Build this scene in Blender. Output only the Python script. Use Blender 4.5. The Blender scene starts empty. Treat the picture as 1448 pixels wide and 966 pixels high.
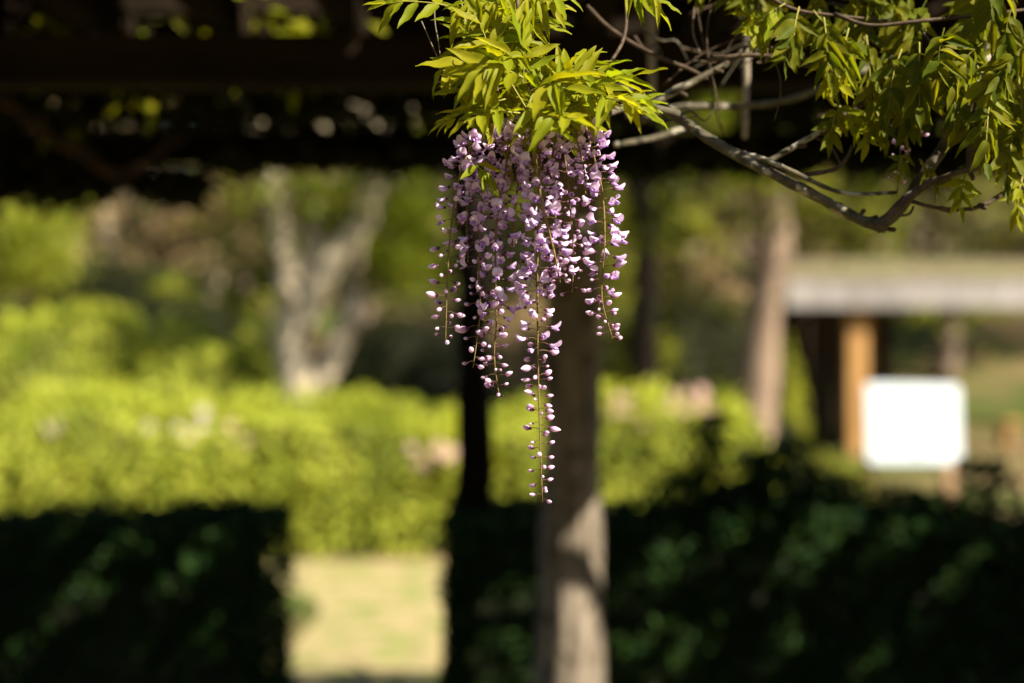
import bpy, math, random
import numpy as np
from mathutils import Vector, Matrix, noise

random.seed(11)
rng = np.random.default_rng(11)
scene = bpy.context.scene
COL = scene.collection

# ------------------------------------------------------------------ camera
CAM_Z = 1.6
FPX = 1448 / 36.0 * 50.0
cam_d = bpy.data.cameras.new('camera')
cam = bpy.data.objects.new('camera', cam_d)
COL.objects.link(cam)
cam.location = (0, 0, CAM_Z)
cam.rotation_euler = (math.radians(90), 0, 0)
cam_d.lens = 50
cam_d.sensor_width = 36
cam_d.clip_start = 0.05
cam_d.clip_end = 2000
cam_d.dof.use_dof = True
cam_d.dof.focus_distance = 1.80
cam_d.dof.aperture_fstop = 1.4
cam_d.dof.aperture_blades = 9
scene.camera = cam

# ------------------------------------------------------------------ sky, sun, exposure
SUN = Vector((0.63, -0.38, 0.68)).normalized()
world = bpy.data.worlds.new('World')
scene.world = world
world.use_nodes = True
wn = world.node_tree.nodes
wl = world.node_tree.links
wn.clear()
sky = wn.new('ShaderNodeTexSky')
sky.sky_type = 'NISHITA'
sky.sun_disc = False
sky.sun_elevation = math.asin(SUN.z)
sky.sun_rotation = math.atan2(SUN.x, SUN.y)
bg = wn.new('ShaderNodeBackground')
bg.inputs['Strength'].default_value = 0.05
wo = wn.new('ShaderNodeOutputWorld')
wl.new(sky.outputs[0], bg.inputs[0])
wl.new(bg.outputs[0], wo.inputs[0])

sun_d = bpy.data.lights.new('sun', 'SUN')
sun_d.energy = 5.0
sun_d.angle = math.radians(0.53)
sun_d.color = (1.0, 0.925, 0.79)
sun = bpy.data.objects.new('sun', sun_d)
COL.objects.link(sun)
sun.rotation_euler = (-SUN).to_track_quat('-Z', 'Y').to_euler()

scene.view_settings.view_transform = 'Standard'
scene.view_settings.look = 'None'
scene.view_settings.gamma = 1.0
scene.view_settings.exposure = 1.62
scene.view_settings.use_curve_mapping = False
scene.cycles.use_denoising = True
scene.cycles.max_bounces = 6
scene.cycles.transparent_max_bounces = 4
scene.cycles.sample_clamp_indirect = 4.0


# ------------------------------------------------------------------ helpers
def P(px, py, Y):
    """photo pixel at a known distance -> world point"""
    return Vector(((px - 724) / FPX * Y, Y, CAM_Z - (py - 483) / FPX * Y))


def link(o, parent=None):
    COL.objects.link(o)
    if parent is not None:
        o.parent = parent
    return o


def tag(o, label, cat, group=None):
    o['label'] = label
    o['category'] = cat
    if group:
        o['group'] = group
    return o


def empty(name, loc, label, cat, group=None):
    o = bpy.data.objects.new(name, None)
    o.empty_display_size = 0.1
    link(o)
    o.location = loc
    return tag(o, label, cat, group)


def mesh_arrays(name, V, F, mat, smooth=False, col=None):
    """V: (n,3); F: list of faces or (m,k) array of equal faces"""
    me = bpy.data.meshes.new(name)
    V = np.asarray(V, dtype=np.float32)
    if isinstance(F, np.ndarray):
        m, k = F.shape
        me.vertices.add(len(V))
        me.vertices.foreach_set('co', V.ravel())
        me.loops.add(m * k)
        me.loops.foreach_set('vertex_index', F.astype(np.int32).ravel())
        me.polygons.add(m)
        me.polygons.foreach_set('loop_start', np.arange(0, m * k, k, dtype=np.int32))
        me.polygons.foreach_set('loop_total', np.full(m, k, dtype=np.int32))
        me.update(calc_edges=True)
        me.validate()
    else:
        me.from_pydata([tuple(v) for v in V], [], F)
    if smooth:
        me.polygons.foreach_set('use_smooth', np.ones(len(me.polygons), dtype=bool))
    if col is not None:
        a = me.color_attributes.new('Col', 'FLOAT_COLOR', 'POINT')
        c = np.ones((len(V), 4), dtype=np.float32)
        c[:, :3] = col
        a.data.foreach_set('color', c.ravel())
    if mat:
        me.materials.append(mat)
    me.update()
    return me


def obj(name, me, parent=None, matrix=None, stuff=False):
    """mesh given in world space when the parent has a location: undo it"""
    o = bpy.data.objects.new(name, me)
    link(o, parent)
    if parent is not None:
        o.matrix_parent_inverse = WM(parent).inverted()
    if matrix is not None:
        o.matrix_basis = matrix
    if stuff:
        o['kind'] = 'stuff'
    return o


def WM(o):
    m = Matrix.LocRotScale(o.location, o.rotation_euler, o.scale)
    if o.parent is not None:
        return WM(o.parent) @ o.matrix_parent_inverse @ m
    return m


def structure(name, me):
    o = bpy.data.objects.new(name, me)
    link(o)
    o['kind'] = 'structure'
    return o


class MB:
    def __init__(s):
        s.V, s.F, s.C = [], [], []
        s.n = 0

    def add(s, V, F, c=None):
        V = np.asarray(V, dtype=float)
        s.V.append(V)
        s.F += [tuple(i + s.n for i in f) for f in F]
        s.n += len(V)
        if c is not None:
            c = np.asarray(c, dtype=float)
            s.C.append(np.tile(c, (len(V), 1)) if c.ndim == 1 else c)
        return s

    def mesh(s, name, mat, smooth=False):
        return mesh_arrays(name, np.concatenate(s.V), s.F, mat, smooth, np.concatenate(s.C) if s.C else None)


def box(c, d, bev=0.0):
    """box with chamfered vertical-ish edges as plain faces; c centre, d full dims"""
    x, y, z = [v / 2 for v in d]
    b = min(bev, x * .9, y * .9, z * .9)
    V, F = [], []
    if b <= 0:
        V = [(sx * x, sy * y, sz * z) for sx in (-1, 1) for sy in (-1, 1) for sz in (-1, 1)]
        F = [(0, 1, 3, 2), (4, 6, 7, 5), (0, 4, 5, 1), (2, 3, 7, 6), (0, 2, 6, 4), (1, 5, 7, 3)]
    else:
        idx = {}
        for sx in (-1, 1):
            for sy in (-1, 1):
                for sz in (-1, 1):
                    for a in range(3):
                        p = [sx * (x - b), sy * (y - b), sz * (z - b)]
                        p[a] = (sx, sy, sz)[a] * (x, y, z)[a]
                        idx[(sx, sy, sz, a)] = len(V)
                        V.append(tuple(p))
        for a in range(3):
            o1, o2 = [k for k in range(3) if k != a]
            for s in (-1, 1):
                q = []
                for (u, v) in ((-1, -1), (1, -1), (1, 1), (-1, 1)):
                    k = [0, 0, 0]
                    k[a], k[o1], k[o2] = s, u, v
                    q.append(idx[(k[0], k[1], k[2], a)])
                F.append(tuple(q))
            for u in (-1, 1):
                for v in (-1, 1):
                    k1, k2 = [0, 0, 0], [0, 0, 0]
                    k1[a], k2[a] = -1, 1
                    k1[o1] = k2[o1] = u
                    k1[o2] = k2[o2] = v
                    F.append((idx[(*k1, o1)], idx[(*k2, o1)], idx[(*k2, o2)], idx[(*k1, o2)]))
        for sx in (-1, 1):
            for sy in (-1, 1):
                for sz in (-1, 1):
                    F.append(tuple(idx[(sx, sy, sz, a)] for a in range(3)))
    return np.array(V) + np.array(c), F


def smooth_path(pts, n):
    pts = [Vector(p) for p in pts]
    if len(pts) < 3:
        return [pts[0].lerp(pts[-1], i / n) for i in range(n + 1)]
    q = [pts[0] * 2 - pts[1]] + pts + [pts[-1] * 2 - pts[-2]]
    out = []
    m = len(pts) - 1
    for i in range(n + 1):
        t = i / n * m
        k = min(int(t), m - 1)
        t -= k
        a, b, c, d = q[k:k + 4]
        out.append(0.5 * ((2 * b) + (c - a) * t + (2 * a - 5 * b + 4 * c - d) * t * t + (3 * b - a - 3 * c + d) * t ** 3))
    return out


def tube(path, radii, seg=8, rough=0.0, freq=20.0, cap=True):
    """path: list of Vectors; radii: scalar pair or list"""
    n = len(path)
    if len(radii) != n:
        xs = np.linspace(0, 1, len(radii))
        radii = np.interp(np.linspace(0, 1, n), xs, radii)
    V, F = [], []
    ref = Vector((0.31, 0.77, 0.2)).normalized()
    for i in range(n):
        t = (path[min(i + 1, n - 1)] - path[max(i - 1, 0)])
        if t.length < 1e-9:
            t = Vector((0, 0, 1))
        t.normalize()
        a = ref - t * ref.dot(t)
        a.normalize()
        ref = a
        b = t.cross(a)
        for k in range(seg):
            th = 2 * math.pi * k / seg
            d = a * math.cos(th) + b * math.sin(th)
            r = radii[i]
            if rough:
                r *= 1 + rough * noise.noise((path[i] + d * radii[i]) * freq)
            V.append(path[i] + d * r)
    for i in range(n - 1):
        for k in range(seg):
            k2 = (k + 1) % seg
            F.append((i * seg + k, i * seg + k2, (i + 1) * seg + k2, (i + 1) * seg + k))
    if cap:
        F.append(tuple(range(seg - 1, -1, -1)))
        F.append(tuple((n - 1) * seg + k for k in range(seg)))
    return V, F


def ellipsoid(c, r, nu=8, nv=6, tip=0.0):
    """axis along x; tip>0 pulls the +x end to a point"""
    V, F = [], []
    for j in range(nv + 1):
        ph = math.pi * j / nv
        x = -math.cos(ph)
        s = math.sin(ph)
        if tip and x > 0:
            s *= 1 - tip * x
        for k in range(nu):
            th = 2 * math.pi * k / nu
            V.append((c[0] + r[0] * x, c[1] + r[1] * s * math.cos(th), c[2] + r[2] * s * math.sin(th)))
    for j in range(nv):
        for k in range(nu):
            k2 = (k + 1) % nu
            F.append((j * nu + k, j * nu + k2, (j + 1) * nu + k2, (j + 1) * nu + k))
    return V, F


# ------------------------------------------------------------------ materials
def new_mat(name):
    m = bpy.data.materials.new(name)
    m.use_nodes = True
    nt = m.node_tree
    nt.nodes.clear()
    out = nt.nodes.new('ShaderNodeOutputMaterial')
    return m, nt.nodes, nt.links, out


def leaf_mat(name, c1, c2, transl=0.4, tcol=None, rough=0.45, spec=0.4, attr=False, patch=None):
    """leaf with a random tint between c1 and c2 per leaf, light shining through"""
    m, N, L, out = new_mat(name)
    geo = N.new('ShaderNodeNewGeometry')
    oi = N.new('ShaderNodeObjectInfo')
    ad = N.new('ShaderNodeMath'); ad.operation = 'ADD'
    fr = N.new('ShaderNodeMath'); fr.operation = 'FRACT'
    L.new(geo.outputs['Random Per Island'], ad.inputs[0]); L.new(oi.outputs['Random'], ad.inputs[1])
    L.new(ad.outputs[0], fr.inputs[0])
    mix = N.new('ShaderNodeMix'); mix.data_type = 'RGBA'
    mix.inputs[6].default_value = (*c1, 1); mix.inputs[7].default_value = (*c2, 1)
    L.new(fr.outputs[0], mix.inputs[0])
    base_col = mix.outputs[2]
    tc = N.new('ShaderNodeTexCoord')
    if patch:       # whole sprays in a second colour: (scale, threshold, softness, colour)
        pn = N.new('ShaderNodeTexNoise'); pn.inputs['Scale'].default_value = patch[0]; pn.inputs['Detail'].default_value = 2
        L.new(tc.outputs['Object'], pn.inputs['Vector'])
        pr_ = N.new('ShaderNodeMapRange'); pr_.inputs[1].default_value = patch[1] - patch[2]; pr_.inputs[2].default_value = patch[1] + patch[2]
        L.new(pn.outputs[0], pr_.inputs[0])
        pm_ = N.new('ShaderNodeMix'); pm_.data_type = 'RGBA'; pm_.inputs[7].default_value = (*patch[3], 1)
        L.new(base_col, pm_.inputs[6]); L.new(pr_.outputs[0], pm_.inputs[0])
        base_col = pm_.outputs[2]
    nz = N.new('ShaderNodeTexNoise'); nz.inputs['Scale'].default_value = 60; nz.inputs['Detail'].default_value = 3
    L.new(tc.outputs['Object'], nz.inputs['Vector'])
    mr = N.new('ShaderNodeMapRange'); mr.inputs[3].default_value = 0.75; mr.inputs[4].default_value = 1.2
    L.new(nz.outputs[0], mr.inputs[0])
    mul = N.new('ShaderNodeVectorMath'); mul.operation = 'SCALE'
    L.new(mr.outputs[0], mul.inputs[3])
    if attr:
        at = N.new('ShaderNodeAttribute'); at.attribute_name = 'Col'
        mm = N.new('ShaderNodeMix'); mm.data_type = 'RGBA'; mm.blend_type = 'MULTIPLY'; mm.inputs[0].default_value = 1
        L.new(at.outputs['Color'], mm.inputs[6]); L.new(base_col, mm.inputs[7])
        L.new(mm.outputs[2], mul.inputs[0])
    else:
        L.new(base_col, mul.inputs[0])
    bs = N.new('ShaderNodeBsdfPrincipled')
    bs.inputs['Roughness'].default_value = rough
    bs.inputs['Specular IOR Level'].default_value = spec
    L.new(mul.outputs[0], bs.inputs['Base Color'])
    tr = N.new('ShaderNodeBsdfTranslucent')
    if tcol:
        t2 = N.new('ShaderNodeMix'); t2.data_type = 'RGBA'; t2.blend_type = 'MULTIPLY'; t2.inputs[0].default_value = 1
        t2.inputs[7].default_value = (*tcol, 1)
        L.new(mul.outputs[0], t2.inputs[6]); L.new(t2.outputs[2], tr.inputs[0])
    else:
        L.new(mul.outputs[0], tr.inputs[0])
    ms = N.new('ShaderNodeMixShader'); ms.inputs[0].default_value = transl
    L.new(bs.outputs[0], ms.inputs[1]); L.new(tr.outputs[0], ms.inputs[2])
    L.new(ms.outputs[0], out.inputs[0])
    return m


def rough_mat(name, c1, c2, scale=12, stretch=(1, 1, 1), bump=0.3, rough=0.85, c3=None, c3_amt=0.6, dist=0.01, spec=0.2):
    m, N, L, out = new_mat(name)
    tc = N.new('ShaderNodeTexCoord')
    mp = N.new('ShaderNodeMapping'); mp.inputs['Scale'].default_value = stretch
    L.new(tc.outputs['Object'], mp.inputs[0])
    nz = N.new('ShaderNodeTexNoise'); nz.inputs['Scale'].default_value = scale; nz.inputs['Detail'].default_value = 8
    nz.inputs['Roughness'].default_value = 0.65
    L.new(mp.outputs[0], nz.inputs['Vector'])
    cr = N.new('ShaderNodeValToRGB')
    cr.color_ramp.elements[0].position = 0.34; cr.color_ramp.elements[0].color = (*c1, 1)
    cr.color_ramp.elements[1].position = 0.66; cr.color_ramp.elements[1].color = (*c2, 1)
    L.new(nz.outputs[0], cr.inputs[0])
    col = cr.outputs[0]
    if c3:
        n2 = N.new('ShaderNodeTexNoise'); n2.inputs['Scale'].default_value = scale * 0.45; n2.inputs['Detail'].default_value = 4
        L.new(tc.outputs['Object'], n2.inputs['Vector'])
        r2 = N.new('ShaderNodeMapRange'); r2.inputs[1].default_value = c3_amt - 0.04; r2.inputs[2].default_value = c3_amt + 0.04
        L.new(n2.outputs[0], r2.inputs[0])
        mx = N.new('ShaderNodeMix'); mx.data_type = 'RGBA'; mx.inputs[7].default_value = (*c3, 1)
        L.new(col, mx.inputs[6]); L.new(r2.outputs[0], mx.inputs[0])
        col = mx.outputs[2]
    bs = N.new('ShaderNodeBsdfPrincipled'); bs.inputs['Roughness'].default_value = rough
    bs.inputs['Specular IOR Level'].default_value = spec
    L.new(col, bs.inputs['Base Color'])
    bp = N.new('ShaderNodeBump'); bp.inputs['Strength'].default_value = bump; bp.inputs['Distance'].default_value = dist
    L.new(nz.outputs[0], bp.inputs['Height']); L.new(bp.outputs[0], bs.inputs['Normal'])
    L.new(bs.outputs[0], out.inputs[0])
    return m


M = {}
M['young_leaf'] = leaf_mat('young_leaf', (0.20, 0.25, 0.008), (0.32, 0.30, 0.010), 0.58, (1.28, 1.22, 0.45), 0.5, 0.12)
M['leaf_stalk'] = rough_mat('leaf_stalk', (0.20, 0.20, 0.03), (0.26, 0.22, 0.05), 40, bump=0.1)
M['mature_leaf'] = leaf_mat('mature_leaf', (0.08, 0.11, 0.005), (0.20, 0.19, 0.008), 0.58, (1.35, 1.25, 0.45), 0.55, 0.1)
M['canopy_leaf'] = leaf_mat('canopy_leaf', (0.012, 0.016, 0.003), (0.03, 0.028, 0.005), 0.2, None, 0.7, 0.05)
M['petal'] = leaf_mat('petal', (1.0, 0.92, 1.0), (0.93, 0.86, 0.99), 0.35, (1.1, 1.0, 1.1), 0.5, 0.3, attr=True)
M['flower_stalk'] = rough_mat('flower_stalk', (0.13, 0.085, 0.03), (0.22, 0.15, 0.05), 60, bump=0.1)
M['vine_bark'] = rough_mat('vine_bark', (0.035, 0.03, 0.018), (0.12, 0.10, 0.06), 55, bump=0.7, c3=(0.36, 0.32, 0.24), c3_amt=0.60, dist=0.002)  # pale patches: lichen plus sun dapples painted into the bark colour
M['twig_bark'] = rough_mat('twig_bark', (0.035, 0.022, 0.013), (0.11, 0.075, 0.045), 60, bump=0.4, dist=0.002)
M['tendril'] = rough_mat('tendril', (0.14, 0.11, 0.07), (0.30, 0.24, 0.17), 80, bump=0.2)
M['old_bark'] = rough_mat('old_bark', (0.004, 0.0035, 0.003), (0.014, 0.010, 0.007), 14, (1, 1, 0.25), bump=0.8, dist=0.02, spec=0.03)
M['twig_dark'] = rough_mat('twig_dark', (0.02, 0.012, 0.007), (0.06, 0.036, 0.02), 14, bump=0.5)
M['post_bark'] = rough_mat('post_bark', (0.055, 0.043, 0.03), (0.32, 0.26, 0.19), 26, (1, 1, 0.16), bump=0.9, dist=0.012, c3=(0.09, 0.07, 0.045), c3_amt=0.6, spec=0.08)
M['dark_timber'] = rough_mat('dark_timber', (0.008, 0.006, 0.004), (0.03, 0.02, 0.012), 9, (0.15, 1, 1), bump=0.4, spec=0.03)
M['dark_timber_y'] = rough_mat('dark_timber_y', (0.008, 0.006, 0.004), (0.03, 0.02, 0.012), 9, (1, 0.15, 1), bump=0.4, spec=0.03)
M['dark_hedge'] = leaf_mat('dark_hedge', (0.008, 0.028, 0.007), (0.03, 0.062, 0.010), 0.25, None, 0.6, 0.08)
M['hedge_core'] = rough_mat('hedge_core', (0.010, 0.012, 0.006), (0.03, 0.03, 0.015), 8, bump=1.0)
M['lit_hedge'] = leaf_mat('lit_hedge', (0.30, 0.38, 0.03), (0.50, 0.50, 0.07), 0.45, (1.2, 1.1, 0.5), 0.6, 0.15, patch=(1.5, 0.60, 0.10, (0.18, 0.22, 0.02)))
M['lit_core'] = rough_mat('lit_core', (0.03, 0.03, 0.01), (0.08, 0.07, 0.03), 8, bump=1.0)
M['bush_leaf'] = leaf_mat('bush_leaf', (0.09, 0.14, 0.006), (0.24, 0.26, 0.015), 0.45, (1.2, 1.1, 0.5), 0.6, 0.15)
M['wood_leaf_dark'] = leaf_mat('wood_leaf_dark', (0.006, 0.010, 0.002), (0.022, 0.026, 0.005), 0.3, None, 0.7, 0.08, patch=(0.75, 0.60, 0.04, (0.22, 0.24, 0.02)))
M['wood_leaf_mid'] = leaf_mat('wood_leaf_mid', (0.012, 0.018, 0.003), (0.05, 0.05, 0.006), 0.4, None, 0.7, 0.1, patch=(0.8, 0.52, 0.05, (0.27, 0.28, 0.02)))
M['wood_leaf_brown'] = leaf_mat('wood_leaf_brown', (0.02, 0.014, 0.006), (0.06, 0.042, 0.018), 0.3, None, 0.7, 0.1, patch=(0.8, 0.50, 0.06, (0.30, 0.21, 0.10)))
M['pale_bark'] = rough_mat('pale_bark', (0.30, 0.24, 0.15), (0.52, 0.43, 0.30), 6, (1, 1, 0.4), bump=0.3, c3=(0.11, 0.085, 0.045), c3_amt=0.6)
M['brown_bark'] = rough_mat('brown_bark', (0.10, 0.07, 0.05), (0.26, 0.19, 0.13), 9, (1, 1, 0.3), bump=0.7)
M['pinkish_bark'] = rough_mat('pinkish_bark', (0.14, 0.095, 0.06), (0.30, 0.21, 0.145), 7, (1, 1, 0.35), bump=0.5)
M['pink_petal'] = leaf_mat('pink_petal', (0.52, 0.30, 0.24), (0.60, 0.40, 0.34), 0.3, None, 0.5, 0.3)
M['white_petal'] = leaf_mat('white_petal', (0.55, 0.44, 0.38), (0.62, 0.52, 0.47), 0.3, None, 0.5, 0.3)
M['sign_white'] = rough_mat('sign_white', (0.50, 0.55, 0.56), (0.58, 0.63, 0.64), 3, bump=0.0, rough=0.5)
M['sign_grey'] = rough_mat('sign_grey', (0.62, 0.66, 0.66), (0.66, 0.70, 0.70), 3, bump=0.0, rough=0.5)
M['sign_wood'] = rough_mat('sign_wood', (0.30, 0.17, 0.09), (0.46, 0.28, 0.16), 14, (1, 1, 0.15), bump=0.4)
M['orange_wood'] = rough_mat('orange_wood', (0.36, 0.18, 0.06), (0.52, 0.29, 0.10), 8, (1, 1, 0.15), bump=0.4)
M['fascia'] = rough_mat('fascia', (0.20, 0.18, 0.16), (0.38, 0.34, 0.31), 5, (1, 1, 0.3), bump=0.2, rough=0.6)
M['roof_tan'] = rough_mat('roof_tan', (0.08, 0.062, 0.03), (0.18, 0.135, 0.075), 10, bump=0.8, c3=(0.16, 0.17, 0.06), c3_amt=0.58)
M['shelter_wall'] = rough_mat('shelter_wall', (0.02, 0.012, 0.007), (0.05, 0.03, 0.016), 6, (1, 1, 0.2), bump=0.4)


def ground_mat():
    m, N, L, out = new_mat('ground_soil')
    tc = N.new('ShaderNodeTexCoord')
    n1 = N.new('ShaderNodeTexNoise'); n1.inputs['Scale'].default_value = 0.35; n1.inputs['Detail'].default_value = 6
    n2 = N.new('ShaderNodeTexNoise'); n2.inputs['Scale'].default_value = 9; n2.inputs['Detail'].default_value = 8
    L.new(tc.outputs['Object'], n1.inputs['Vector']); L.new(tc.outputs['Object'], n2.inputs['Vector'])
    cr = N.new('ShaderNodeValToRGB')
    e = cr.color_ramp.elements
    e[0].position = 0.42; e[0].color = (0.05, 0.065, 0.012, 1)
    e[1].position = 0.58; e[1].color = (0.16, 0.105, 0.05, 1)
    L.new(n1.outputs[0], cr.inputs[0])
    mr = N.new('ShaderNodeMapRange'); mr.inputs[3].default_value = 0.65; mr.inputs[4].default_value = 1.3
    L.new(n2.outputs[0], mr.inputs[0])
    mul = N.new('ShaderNodeVectorMath'); mul.operation = 'SCALE'
    L.new(cr.outputs[0], mul.inputs[0]); L.new(mr.outputs[0], mul.inputs[3])
    bs = N.new('ShaderNodeBsdfPrincipled'); bs.inputs['Roughness'].default_value = 0.95
    bs.inputs['Specular IOR Level'].default_value = 0.1
    L.new(mul.outputs[0], bs.inputs['Base Color'])
    bp = N.new('ShaderNodeBump'); bp.inputs['Strength'].default_value = 0.6; bp.inputs['Distance'].default_value = 0.03
    L.new(n2.outputs[0], bp.inputs['Height']); L.new(bp.outputs[0], bs.inputs['Normal'])
    L.new(bs.outputs[0], out.inputs[0])
    return m


M['ground'] = ground_mat()
M['path'] = rough_mat('path_sand', (0.19, 0.15, 0.065), (0.33, 0.27, 0.125), 9, bump=0.7, c3=(0.17, 0.18, 0.05), c3_amt=0.54, rough=0.95)


# ------------------------------------------------------------------ the setting
def terrain(x, y):
    h = 0.0
    if y > 21:
        t = y - 21
        h = 0.20 * t * min(1, t / 8.0)
        h = min(h, 11 + 0.02 * t)
    h += 0.25 * noise.noise(Vector((x * 0.12, y * 0.12, 3.1))) * min(1, max(0, (y - 11.5) / 4))
    return h


def hill_bump(x, y):
    # low mound of bare soil beside the pale tree
    d2 = ((x + 1.75) / 1.0) ** 2 + ((y - 15.2) / 1.0) ** 2
    return 0.95 * math.exp(-d2)


xs = np.concatenate([np.linspace(-400, -30, 10), np.linspace(-26, 26, 80), np.linspace(30, 400, 10)])
ys = np.concatenate([np.linspace(-200, -12, 6), np.linspace(-8, 70, 120), np.linspace(75, 700, 14)])
GV = [(x, y, terrain(x, y) + hill_bump(x, y)) for y in ys for x in xs]
nx = len(xs)
GF = [(j * nx + i, j * nx + i + 1, (j + 1) * nx + i + 1, (j + 1) * nx + i) for j in range(len(ys) - 1) for i in range(nx - 1)]
structure('ground', mesh_arrays('ground', GV, GF, M['ground'], True))

# sandy path running between the clipped hedges and along the front of the lit hedge
PV, PF = [], []
for j in range(41):
    y = 1.0 + 9.3 * j / 40
    for k, s in enumerate((-1, -0.33, 0.33, 1)):
        w = 0.48 + 0.05 * noise.noise(Vector((s * 2, y * 1.3, 0))) + (0.9 * max(0, (y - 8.6) / 1.7))
        PV.append((-0.66 + s * w, y, 0.004 + 0.006 * (abs(s) < 0.5)))
PF = [(j * 4 + k, j * 4 + k + 1, (j + 1) * 4 + k + 1, (j + 1) * 4 + k) for j in range(40) for k in range(3)]
structure('path', mesh_arrays('path', PV, PF, M['path'], True))


# ------------------------------------------------------------------ leaf masses
def leaf_cloud(pts, nrm, size, aspect=0.42, jit=0.7, fold=0.25, var=0.35):
    """one folded four-cornered leaf at each point; arrays of vertices and quads"""
    n = len(pts)
    nr = nrm + rng.normal(0, jit, (n, 3))
    nr /= np.linalg.norm(nr, axis=1, keepdims=True) + 1e-9
    d = rng.normal(0, 1, (n, 3))
    d -= (d * nr).sum(1, keepdims=True) * nr
    d /= np.linalg.norm(d, axis=1, keepdims=True) + 1e-9
    s = np.cross(nr, d)
    L = (size * (1 + rng.uniform(-var, var, n)))[:, None]
    W = L * aspect * 0.5
    V = np.empty((n, 4, 3))
    V[:, 0] = pts - d * L * 0.5
    V[:, 1] = pts + s * W + nr * W * fold * 2 - d * L * 0.05
    V[:, 2] = pts + d * L * 0.5 - nr * L * 0.08
    V[:, 3] = pts - s * W + nr * W * fold * 2 - d * L * 0.05
    F = np.arange(n * 4).reshape(n, 4)
    return V.reshape(-1, 3), F


def nz3(p, f, off=0.0):
    return noise.noise(Vector((p[0] * f + off, p[1] * f, p[2] * f)))


def hedge(name, x0, x1, y0, y1, h, n, size, leaf, core, label, cat, seed=0.0, topn=0.10, group=None, shoots=(), rag=0.05, dome=0.0, step=(0, 0), face=(0, -1, 0.35), lump=0.07):
    """clipped hedge: a woody core and a shell of leaves; top is uneven"""
    root = empty(name, ((x0 + x1) / 2, (y0 + y1) / 2, 0), label, cat, group)
    top = lambda x: h + topn * noise.noise(Vector((x * 1.1 + seed, seed, 0))) + topn * 0.5 * noise.noise(Vector((x * 3.7 + seed, 5 + seed, 0))) \
        - dome * ((x - (x0 + x1) / 2) / ((x1 - x0) / 2)) ** 4 + step[1] * min(1, max(0, (x - step[0]) / 0.3))
    # core
    nxc = max(6, int((x1 - x0) / 0.25))
    V, F = [], []
    prof = [(0.06, 0), (0.09, 0.3), (0.09, 0.75), (0.2, 0.93), (0.5, 0.97), (0.8, 0.93), (0.91, 0.75), (0.91, 0.3), (0.94, 0)]
    ins = 0.10
    for i in range(nxc + 1):
        x = x0 + ins + (x1 - x0 - 2 * ins) * i / nxc
        for (a, b) in prof:
            y = y0 + (y1 - y0) * a
            z = (top(x) - 0.06) * b
            q = 0.05 * nz3((x, y, z), 3.0, seed)
            V.append((x, y + q, max(0.0, z + q)))
    k = len(prof)
    for i in range(nxc):
        for j in range(k - 1):
            F.append((i * k + j, i * k + j + 1, (i + 1) * k + j + 1, (i + 1) * k + j))
    F.append(tuple(range(k)))
    F.append(tuple(nxc * k + j for j in range(k - 1, -1, -1)))
    obj('twig_core', mesh_arrays('twig_core', V, F, core), root)
    # leaves: front, back, top, ends by area
    areas = np.array([(x1 - x0) * h, (x1 - x0) * h * 0.5, (x1 - x0) * (y1 - y0), (y1 - y0) * h, (y1 - y0) * h])
    cnt = (areas / areas.sum() * n).astype(int)
    pts, nr = [], []
    for f, c in enumerate(cnt):
        u = rng.uniform(0, 1, c); v = rng.uniform(0, 1, c)
        dep = np.abs(rng.normal(0, 0.045, c)) - rag * (rng.uniform(0, 1, c) ** 3)
        for a, b, d in zip(u, v, dep):
            if f in (0, 1):
                x = x0 + (x1 - x0) * a
                z = top(x) * b
                y = (y0 + d) if f == 0 else (y1 - d)
                q = lump * nz3((x, y, z), 2.2 if lump < .1 else 1.3, seed) + 0.04 * nz3((x, y, z), 6.0, seed)
                pts.append((x, y + q, z)); nr.append(face if f == 0 else (0, 1, .35))
            elif f == 2:
                x = x0 + (x1 - x0) * a; y = y0 + (y1 - y0) * b
                e = min(b, 1 - b) * (y1 - y0)
                pts.append((x, y, top(x) - d - 0.5 * max(0, 0.1 - e) + 0.04 * nz3((x, y, 0), 6.0, seed))); nr.append((0, -0.15, 1))
            else:
                y = y0 + (y1 - y0) * a
                x = (x0 + d) if f == 3 else (x1 - d)
                z = top(x) * b
                q = 0.06 * nz3((x, y, z), 3.0, seed)
                pts.append((x + q, y, z)); nr.append((-1 if f == 3 else 1, 0, 0.3))
    for (sx, sy, sz, sh, sw, sn) in shoots:
        for _ in range(sn):
            t = random.random()
            pts.append((sx + random.gauss(0, sw * (1.1 - 0.6 * t)), sy + random.gauss(0, sw), sz + sh * t)); nr.append((random.uniform(-1, 1), -0.6, 0.4))
    V, F = leaf_cloud(np.array(pts), np.array(nr), size)
    obj('foliage', mesh_arrays('foliage', V, F, leaf), root, stuff=True)
    for (sx, sy, sz, sh, sw, sn) in shoots:
        pth = smooth_path([Vector((sx, sy, sz - 0.2)), Vector((sx + sw * .3, sy, sz + sh * .5)), Vector((sx, sy, sz + sh))], 6)
        V, F = tube(pth, [0.008, 0.003], 5)
        obj('shoot', mesh_arrays('shoot', V, F, M['twig_bark']), root)
    return root


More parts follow.
